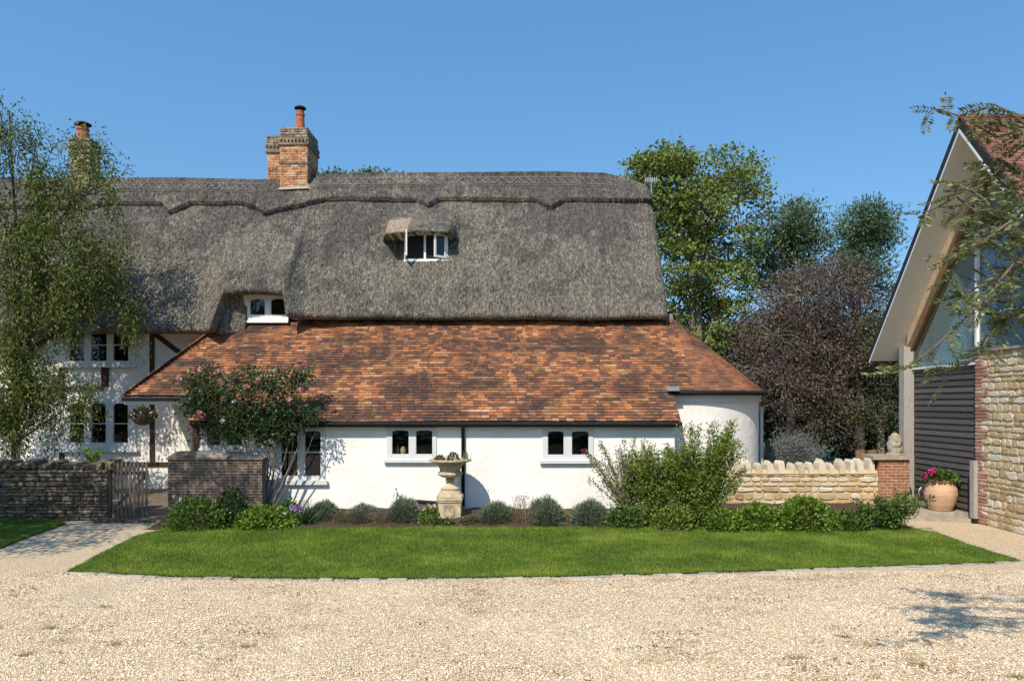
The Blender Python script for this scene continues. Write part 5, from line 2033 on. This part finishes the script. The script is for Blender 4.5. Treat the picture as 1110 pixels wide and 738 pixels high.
# wheel ornament beside the pot
q = P(1001, 543, 18.2)
WO = thing('wheel_ornament', 'small dark metal wheel ornament on a bent stand left of the clay pot', 'ornament', (q.x, 18.2, .03))
mb = MB()
zc = PZ(533, 18.2)
mb.tube([(q.x + .02 + .13 * math.cos(t), 18.2, zc + .13 * math.sin(t)) for t in np.linspace(0, 2 * PI, 20)], .014, 6)
for k in range(6):
    a = PI * k / 6
    mb.tube([(q.x + .02 - .12 * math.cos(a), 18.2, zc - .12 * math.sin(a)), (q.x + .02 + .12 * math.cos(a), 18.2, zc + .12 * math.sin(a))], .006, 4)
mb.build('wheel', MT['metal'], WO)
mb = MB()
mb.tube([(q.x + .02, 18.17, zc), (q.x - .12, 18.15, zc - .12), (q.x - .2, 18.15, G + .18)], .014, 6)
mb.tube([(q.x + .02, 18.17, zc), (q.x + .1, 18.15, zc - .16), (q.x + .08, 18.15, G + .18)], .014, 6)
mb.build('stand', MT['timber'], WO)

# bench behind the stone wall: two brown boards show
q = P(940, 497, 20.6)
BN = thing('wooden_bench', 'brown wooden bench whose back boards show above the stone wall beside the pier', 'bench', (q.x, 20.6, G))
for a_, b_ in ((928, 939), (941, 952)):
    mb = MB()
    z1 = PZ(487, 20.6)
    mb.prism([Vector((PX(a_, 20.6), 20.6, .5)), Vector((PX(b_, 20.6), 20.6, .5)), Vector((PX(b_ - 2, 20.6), 20.6, z1)), Vector((PX(a_, 20.6), 20.6, z1 - .03))], (0, 1, 0), .05)
    mb.build('back_board', MT['brownwood'], BN)
mb = MB()
mb.box(PX(926, 20.6), PX(954, 20.6), 20.1, 20.58, .38, .44)
mb.build('seat', MT['brownwood'], BN)
for x in (PX(927, 20.6), PX(952, 20.6)):
    for y in (20.12, 20.52):
        mb = MB()
        mb.box(x, x + .05, y, y + .05, G - .03, .378)
        mb.build('leg', MT['brownwood'], BN)

# things on the window sills
mb = MB()
q = P(437, 492, 18.25)
mb.lathe((q.x, 18.25, q.z), [(.05, 0), (.06, .02), (.065, .12), (.04, .16), (.045, .18)], 14)
tag(mb.build('jar', MT['palewood'], None, True, at=(q.x, 18.25, q.z)), 'amber jar on the inner sill of the window left of the urn', 'jar')
mb = MB()
q = P(431, 492, 18.25)
mb.lathe((q.x, 18.25, q.z), [(.03, 0), (.035, .15), (.012, .2), (.012, .27)], 12)
tag(mb.build('bottle', MT['brownwood'], None, True, at=(q.x, 18.25, q.z)), 'slim brown bottle beside the jar inside the window left of the urn', 'bottle')
q = P(633, 492.6, 18.3)
t = thing('potted_flower', 'magenta potted flower inside the window right of the urn', 'plant', (q.x, 18.3, q.z - .02))
for dx, dz in ((0, .08), (.04, .1), (-.04, .09), (.02, .13), (-.02, .05)):
    flower(t, (q.x + dx, 18.2, q.z + dz), .05, 'magenta')
mb = MB()
mb.lathe((q.x, 18.3, q.z - .1), [(.05, 0), (.07, .12), (.06, .12)], 14)
mb.build('pot', MT['terracotta'], t)

# weeds in the gravel
WL = [(27, 710, 'thin weed tuft in the gravel at the far lower left'), (53, 681, 'yellowish weed tuft in the gravel below the left path'), (112, 658, 'small weed tuft in the gravel below the lawn corner'),
      (125, 698, 'dark weed tuft in the left half of the gravel foreground'), (268, 701, 'green weed tuft in the gravel nearest the picture centre left'), (862, 713, 'small weed tuft in the gravel at lower right'),
      (915, 690, 'dry brown weed tuft in the gravel left of the branch shadow'), (995, 721, 'green weed tuft at the bottom edge below the branch shadow'), (1100, 734, 'olive weed tuft in the bottom right corner of the gravel')]
for i, (px, py, lb) in enumerate(WL):
    q = gp(px, py)
    n = 60
    a = np.array(q) + rng.normal(size=(n, 3)) * np.array([.035, .025, 0]); b = a + rng.normal(size=(n, 3)) * np.array([.05, .04, 0]); b[:, 2] = q.z + .012 + .03 * rng.random(n)
    o = quads_from_lines('weed_tuft', MT['weed'] if i not in (6, 3) else MT['weed'], None, a, b, .006)
    tag(o, lb, 'weed', 'weed tufts in the gravel')

# ------------------------------------------------------------------ trees
def tree(name, label, base, trunk, blobs, n_clumps, per, cr, L, W, leaf, bark='bark', r0=.2, droop=0.0, upb=0.0, shell=.4, twig=.015, squash=.7, cat='tree', group=None, stretch=(1, 1, 1), strands=0):
    """trunk = list of points (world); limbs run to every blob, twigs to a share of the leaf clumps"""
    t = thing(name, label, cat, base, group)
    tp = [Vector(p) for p in trunk]
    mb = MB()
    n = len(tp)
    mb.tube(tp, [r0 * (1 - .75 * i / (n - 1)) for i in range(n)], 9)
    cl, ids = clump_points(blobs, n_clumps, shell)
    joints = []
    for c, r, w in blobs:
        c = Vector(c)
        tpi = min(range(n), key=lambda i: (tp[i] - (c - Vector((0, 0, .35 * abs(c.z - base[2]))))).length)
        s = tp[tpi]
        rad = r0 * (1 - .75 * tpi / (n - 1)) * .6
        mid = (s + c) / 2 + Vector((random.uniform(-.15, .15), random.uniform(-.15, .15), random.uniform(0, .25)))
        mb.tube([s, mid, c], [rad, rad * .6, rad * .25], 6)
        joints.append((mid, c))
    for k in range(0, n_clumps, 2):
        m, c = joints[ids[k]]
        s = c if random.random() < .7 else m
        q = Vector(cl[k])
        mb.tube([s, (s + q) / 2 + Vector((random.uniform(-.1, .1), random.uniform(-.1, .1), random.uniform(0, .15))), q], [twig, twig * .7, twig * .3], 4, cap=False)
    mb.build('trunk', MT[bark], t)
    if strands:
        src = cl[rng.choice(len(cl), strands)]
        ext = []
        for q in src:
            L_ = rng.uniform(.5, 1.15)
            sw = rng.normal(size=2) * .12
            for k in range(1, 8):
                ext.append((q[0] + sw[0] * k / 7, q[1] + sw[1] * k / 7, q[2] - L_ * k / 7))
        cl = np.concatenate([cl, np.array([e for e in ext if e[2] > 1.15]) + rng.normal(size=(len([e for e in ext if e[2] > 1.15]), 3)) * .035])
        cr_s = cr
    foliage('crown', MT[leaf], t, cl, per, cr, L, W, droop=droop, upb=upb, squash=squash, stretch=stretch)
    return t


# weeping tree in front of the old house, behind the dry stone wall
TY = 18.75
bl = []
for px, py, rx, rz, w in ((5, 145, 36, 44, 1.2), (55, 165, 38, 32, 1.3), (50, 215, 50, 45, 1.9), (92, 212, 36, 32, 1.2), (75, 270, 48, 38, 2.0), (108, 262, 34, 22, .8), (100, 312, 40, 28, 1.7), (50, 320, 50, 36, 2.2), (10, 280, 55, 60, 2.4),
                          (28, 390, 36, 36, 1.9), (68, 418, 28, 20, .9), (2, 440, 24, 36, 1.3), (30, 430, 26, 26, 1.2), (8, 462, 22, 14, .3), (98, 428, 18, 10, .3), (-60, 220, 60, 110, 3), (-70, 380, 60, 90, 2), (116, 182, 18, 14, .3), (134, 258, 14, 12, .22), (40, 455, 14, 22, .22), (136, 330, 14, 14, .3), (84, 338, 26, 12, .7), (38, 362, 38, 22, 1.3), (60, 440, 12, 26, .25), (88, 158, 24, 20, .4)):
    bl.append(blob(px, py, TY + random.uniform(-.35, .35), rx, rz, .75, w))
tb = P(14, 560, TY)
tree('weeping_tree', 'weeping grey-green tree in front of the cottage at the left edge', (tb.x, TY, G),
     [(tb.x, TY, G), (tb.x + .02, TY, 1.5), P(16, 380, TY), P(22, 300, TY), P(16, 230, TY), P(12, 160, TY), P(10, 120, TY)],
     bl, 540, 33, .135, .10, .036, 'l_willow', r0=.065, droop=.85, shell=.25, squash=1.3, strands=120)

# tall trees behind the house
def far_blobs(lst, Y, ry=1.6):
    return [blob(px, py, Y + random.uniform(-.8, .8), rx, rz, ry, w) for px, py, rx, rz, w in lst]

MYT = 31.0
bl = far_blobs(((715, 190, 36, 26, 1.6), (728, 178, 20, 20, .9), (790, 188, 34, 28, 1.6), (800, 220, 32, 34, 1.6), (760, 225, 36, 30, 1.6), (735, 240, 34, 40, 1.8), (790, 265, 36, 30, 1.7), (745, 290, 34, 30, 1.5), (785, 310, 30, 28, 1.2), (750, 335, 34, 28, 1.4), (790, 350, 26, 26, .8), (720, 215, 26, 26, 1), (755, 375, 28, 22, .8), (730, 270, 22, 30, .8), (690, 187, 18, 9, .4)), MYT)
x_ = PX(757, MYT)
tree('broadleaf_tree', 'tall sunlit yellow-green tree with pale trunks behind the right end of the thatch', (x_, MYT, G), [(x_, MYT, G), (x_, MYT, 4), P(757, 300, MYT), P(760, 240, MYT), P(765, 190, MYT)],
     bl, 660, 36, .23, .155, .10, 'l_maple', 'palebark', r0=.22, shell=.55, twig=.03, squash=.45)
x2 = PX(735, MYT)
bl = far_blobs(((845, 350, 20, 20, 1), (857, 245, 24, 24, 1.4), (868, 235, 14, 16, .6), (850, 275, 28, 22, 1.2), (880, 262, 16, 20, .8), (862, 300, 34, 26, 1.6), (825, 300, 22, 34, 1.2), (830, 265, 14, 18, .5)), 33, 1.3)
x_ = PX(857, 33)
tree('evergreen_tree', 'blue-green feathery evergreen just right of the tall yellow-green tree', (x_, 33, G), [(x_, 33, G), (x_, 33, 5), P(858, 300, 33), P(860, 225, 33)], bl, 330, 34, .27, .19, .055, 'l_pine', r0=.2, shell=.4, upb=.5, twig=.03,
     group='blue-green evergreens beyond the garden')
bl = far_blobs(((938, 240, 26, 18, 1.4), (948, 255, 22, 22, 1.2), (925, 265, 20, 22, 1.1), (935, 290, 28, 20, 1.4), (915, 300, 20, 22, .9), (945, 310, 18, 20, .8)), 33, 1.2)
x_ = PX(932, 33)
tree('evergreen_tree', 'blue-green evergreen leaning right, nearest the barn roof', (x_, 33, G), [(x_, 33, G), (x_, 33, 5), P(930, 320, 33), P(936, 232, 33)], bl, 270, 34, .25, .19, .055, 'l_pine', r0=.2, shell=.4, upb=.5, twig=.03,
     group='blue-green evergreens beyond the garden')
bl = far_blobs(((870, 320, 46, 30, 2), (905, 305, 36, 30, 1.6), (840, 365, 46, 34, 2), (880, 365, 50, 36, 2.4), (925, 345, 34, 36, 1.6), (850, 415, 54, 36, 2.2), (905, 410, 50, 40, 2.2), (940, 385, 28, 40, 1.2), (815, 400, 30, 34, 1.1), (890, 455, 46, 30, 1.2)), 27, 1.5)
x_ = PX(880, 27.5)
tree('purple_leaved_tree', 'broad dusky purple-leaved tree with grey twigs behind the stone wall', (x_, 27.5, G), [(x_, 27.5, G), (x_, 27.5, 2), P(880, 400, 27.3), P(885, 330, 27.3)], bl, 900, 40, .22, .10, .045, 'l_purple', 'palebark', r0=.18, shell=.5, twig=.022, droop=.5)
bl = far_blobs(((955, 370, 26, 40, 1.5), (950, 430, 30, 40, 1.6), (925, 440, 26, 34, 1), (970, 440, 20, 50, 1.4), (985, 360, 30, 60, 1.6)), 26, 1.2)
x_ = PX(955, 26)
tree('olive_tree', 'loose olive-green tree between the purple tree and the barn', (x_, 26, G), [(x_, 26, G), (x_, 26, 2), P(955, 400, 26), P(955, 350, 26)], bl, 330, 40, .2, .09, .045, 'l_olive', 'palebark', r0=.14, shell=.45, twig=.02)
# dark hedge closing the garden
bl = [((x, 36 + random.uniform(-1, 1), 3.1 + random.uniform(-.4, .6)), (1.7, 1.4, 3.4), 1) for x in np.arange(5.5, 26, 1.5)]
tree('hedge', 'dark evergreen hedge closing the garden behind the trees', (12, 36, G), [(12, 36, G), (12, 36, 1.5), (12, 36, 3)], bl, 1100, 40, .36, .26, .16, 'l_dark', r0=.12, shell=.4, cat='hedge')
bl = [blob(x, y, 21.9, rx, rz, .5, 1) for x, y, rx, rz in ((850, 490, 22, 14), (870, 488, 22, 14), (862, 482, 18, 9))]
q = P(862, 520, 21.9)
tree('grey_shrub', 'low grey-leaved domed shrub showing above the stone wall coping', (q.x, 21.9, G), [(q.x, 21.9, G), (q.x, 21.9, .3), (q.x, 21.9, .8)], bl, 170, 46, .12, .08, .015, 'l_catmint', r0=.05, shell=.5, upb=.7, cat='shrub', twig=.008)
# treetops just showing above the ridge
for px, w, top, lab in ((366, 9, 190, 'leafy treetop just right of the main chimney above the thatch ridge'), (402, 5, 190, 'narrow treetop above the thatch ridge, second from the chimney'), (430, 14, 193, 'treetop above the thatch ridge farthest from the chimney')):
    Y = 46
    bl = [blob(px, top + 22, Y, w + 8, 20, 2, 1), blob(px - w * .3, top + 8, Y, w * .6, 8, .8, .5), blob(px + w * .6, top + 9, Y, w * .5, 6, .8, .4)]
    x_ = PX(px, Y)
    tree('distant_tree', lab, (x_, Y, G), [(x_, Y, G), (x_, Y, 8), P(px, top + 20, Y)], bl, 90, 30, .26, .22, .14, 'l_pine', r0=.2, shell=.3, twig=.04, group='treetops behind the thatch ridge')

# rowan: trunk out of frame on the right, branches reach in
RT = thing('rowan_tree', 'rowan branches with feathery leaflets reaching in from the right edge', 'tree', (6.6, 5.2, G))
mb = MB()
tp = [Vector((6.6, 5.2, G)), Vector((6.55, 5.25, 1.2)), Vector((6.4, 5.4, 2.4)), Vector((6.2, 5.6, 3.8)), Vector((6.1, 5.8, 5.2))]
mb.tube(tp, [.13, .11, .09, .07, .04], 9)
RY_ = 6.0
paths = [([(1215, 40), (1120, 135), (1078, 152), (1035, 127), (1010, 118)], 2, .3), ([(1190, 250), (1110, 262), (1070, 240), (1035, 212), (1003, 230)], 3, .1), ([(1190, 330), (1120, 300), (1095, 252), (1065, 215), (1040, 200)], 2, 0), ([(1200, 300), (1105, 285), (1075, 320), (1045, 345), (1010, 375), (968, 405)], 2, -.2),
         ([(1190, 360), (1110, 335), (1080, 350), (1055, 385), (1030, 405)], 2, .2), ([(1190, 200), (1110, 190), (1085, 175), (1060, 195)], 3, .4), ([(1180, 260), (1110, 230), (1080, 255), (1050, 275), (1030, 300)], 3, -.1), ([(1180, 290), (1115, 280), (1090, 300), (1060, 312), (1040, 322)], 3, .1),
         ([(1200, 165), (1125, 145), (1095, 122), (1072, 112)], 2, .1), ([(1180, 300), (1120, 320), (1100, 345), (1085, 338)], 2, .15), ([(1190, 230), (1115, 215), (1092, 225), (1070, 262)], 3, 0.1), ([(1190, 230), (1118, 240), (1100, 210), (1085, 195)], 2, 0.3)]
LP, LA, LL_ = [], [], []
for pl, k0, dy in paths:
    pts = [P(x, y, RY_ + dy + .15 * i / len(pl)) for i, (x, y) in enumerate(pl)]
    pts[0] = min(tp, key=lambda q: (q - pts[0]).length) * .5 + pts[0] * .5
    fin = []
    for i in range(len(pts) - 1):
        for u in (0, .33, .66):
            w_ = pts[i].lerp(pts[i + 1], u)
            k_ = .16 if i == 0 else .03
            fin.append(w_ + Vector((noise.noise(w_ * 1.3), noise.noise(w_ * 1.3 + Vector((5, 0, 0))), noise.noise(w_ * 1.3 + Vector((0, 7, 0))))) * k_ * 2)
    fin.append(pts[-1])
    mb.tube([tp[3]] + fin, [.03] + [.011 * (1 - .75 * i / len(fin)) + .003 for i in range(len(fin))], 6)
    m = len(fin)
    for i in range(0, m):
        vis = 555 + fin[i].x * F / fin[i].y
        for rep in range((k0 if vis > 1045 else 1) if i < m - 1 else (3 if vis > 1045 else 2)):
            o = fin[i]
            dirn = Vector((random.gauss(-.25, .8), random.gauss(0, .6), random.gauss(-.1, .55))).normalized()
            Lr = random.uniform(.17, .26)
            sd = dirn.cross(Vector((random.gauss(0, .3), random.gauss(0, .3), 1))).normalized()
            nl = 7
            end = o + dirn * Lr - Vector((0, 0, .03))
            mb.tube([o, o + dirn * Lr * .5, end], [.0022, .0018, .001], 4, cap=False)
            for k in range(1, nl + 1):
                p = o.lerp(end, (k + .5) / (nl + 1))
                for sg in (-1, 1):
                    LP.append(p); LA.append(sd * sg + dirn * .55 + Vector((0, 0, -.15))); LL_.append(random.uniform(.052, .074))
            LP.append(end); LA.append(dirn); LL_.append(.05)
mb.build('branches', MT['rosebark'], RT, smooth=True)
LP = np.array([list(p) for p in LP]); LA = np.array([list(p) for p in LA]); LL_ = np.array(LL_)
npmesh('leaflets', leaf_verts(LP, LA, LL_, LL_ * .33, .1), 4, MT['l_rowan'], RT)
bl = [((6.6, 5.4, 5.9), (.9, .8, .6), 1.5), ((7.4, 5.0, 5.2), (.9, .9, .9), 1.5)]
cl, _ = clump_points(bl, 90, .3)
foliage('crown', MT['l_rowan'], RT, cl, 26, .13, .06, .022, droop=.3)

# shade trees outside the frame on the left of the drive
bl = [((-11.6, 11.3, 3.6), (1.5, 1.2, 1.1), 2), ((-13.2, 11.8, 4.2), (1.9, 1.5, 1.6), 3), ((-12.2, 12.4, 2.6), (1.6, 1.0, .8), 1.4), ((-10.6, 11.7, 4.9), (.9, .9, .7), .7), ((-15, 12, 4), (1.6, 1.5, 1.8), 2), ((-12.6, 12.6, 5.6), (2.0, .9, .9), 2.6), ((-14.5, 12.6, 5.4), (1.6, 1, 1), 1.6), ((-10.7, 10.2, 4.7), (1.0, .9, .6), 1.1), ((-10.0, 10.9, 8.1), (1.3, .9, .9), 1.9), ((-11.4, 11.2, 7.2), (1.0, .8, .7), .9)]
tree('broadleaf_tree', 'leafy tree standing left of the drive, shading the path and dry stone wall', (-12.6, 11.4, G), [(-12.6, 11.4, G), (-12.6, 11.4, 2), (-12.3, 11.5, 4), (-12, 11.6, 6), (-11, 11.2, 7.6)], bl, 430, 46, .22, .11, .07, 'l_maple', r0=.2, shell=.2, twig=.02)
for i, (x, y, h) in enumerate(((-17, -24, 14), (-10, -27, 16), (-3, -25, 14), (4, -28, 16), (11, -25, 14.5), (18, -27, 15.5))):
    bl = [((x, y, h * .6), (4.2, 2.6, h * .42), 2), ((x + 2.4, y + .6, h * .5), (2.6, 2.2, h * .42), 1.5), ((x - 2.4, y + .4, h * .48), (2.4, 2.2, h * .42), 1.5)]
    tree('boundary_tree', ['round leafy tree of the far boundary opposite the cottage, leftmost', 'tall leafy boundary tree opposite the old timbered house', 'short leafy boundary tree opposite the tall lean-to window', 'tall leafy boundary tree opposite the stone urn', 'leafy boundary tree opposite the curved bay wall', 'leafy boundary tree opposite the barn, rightmost'][i], (x, y, G), [(x, y, G), (x, y, h * .3), (x, y, h * .7)], bl, 420, 34, .5, .55, .42, 'l_maple', r0=.25, shell=.35, twig=.03, group='trees along the far boundary')
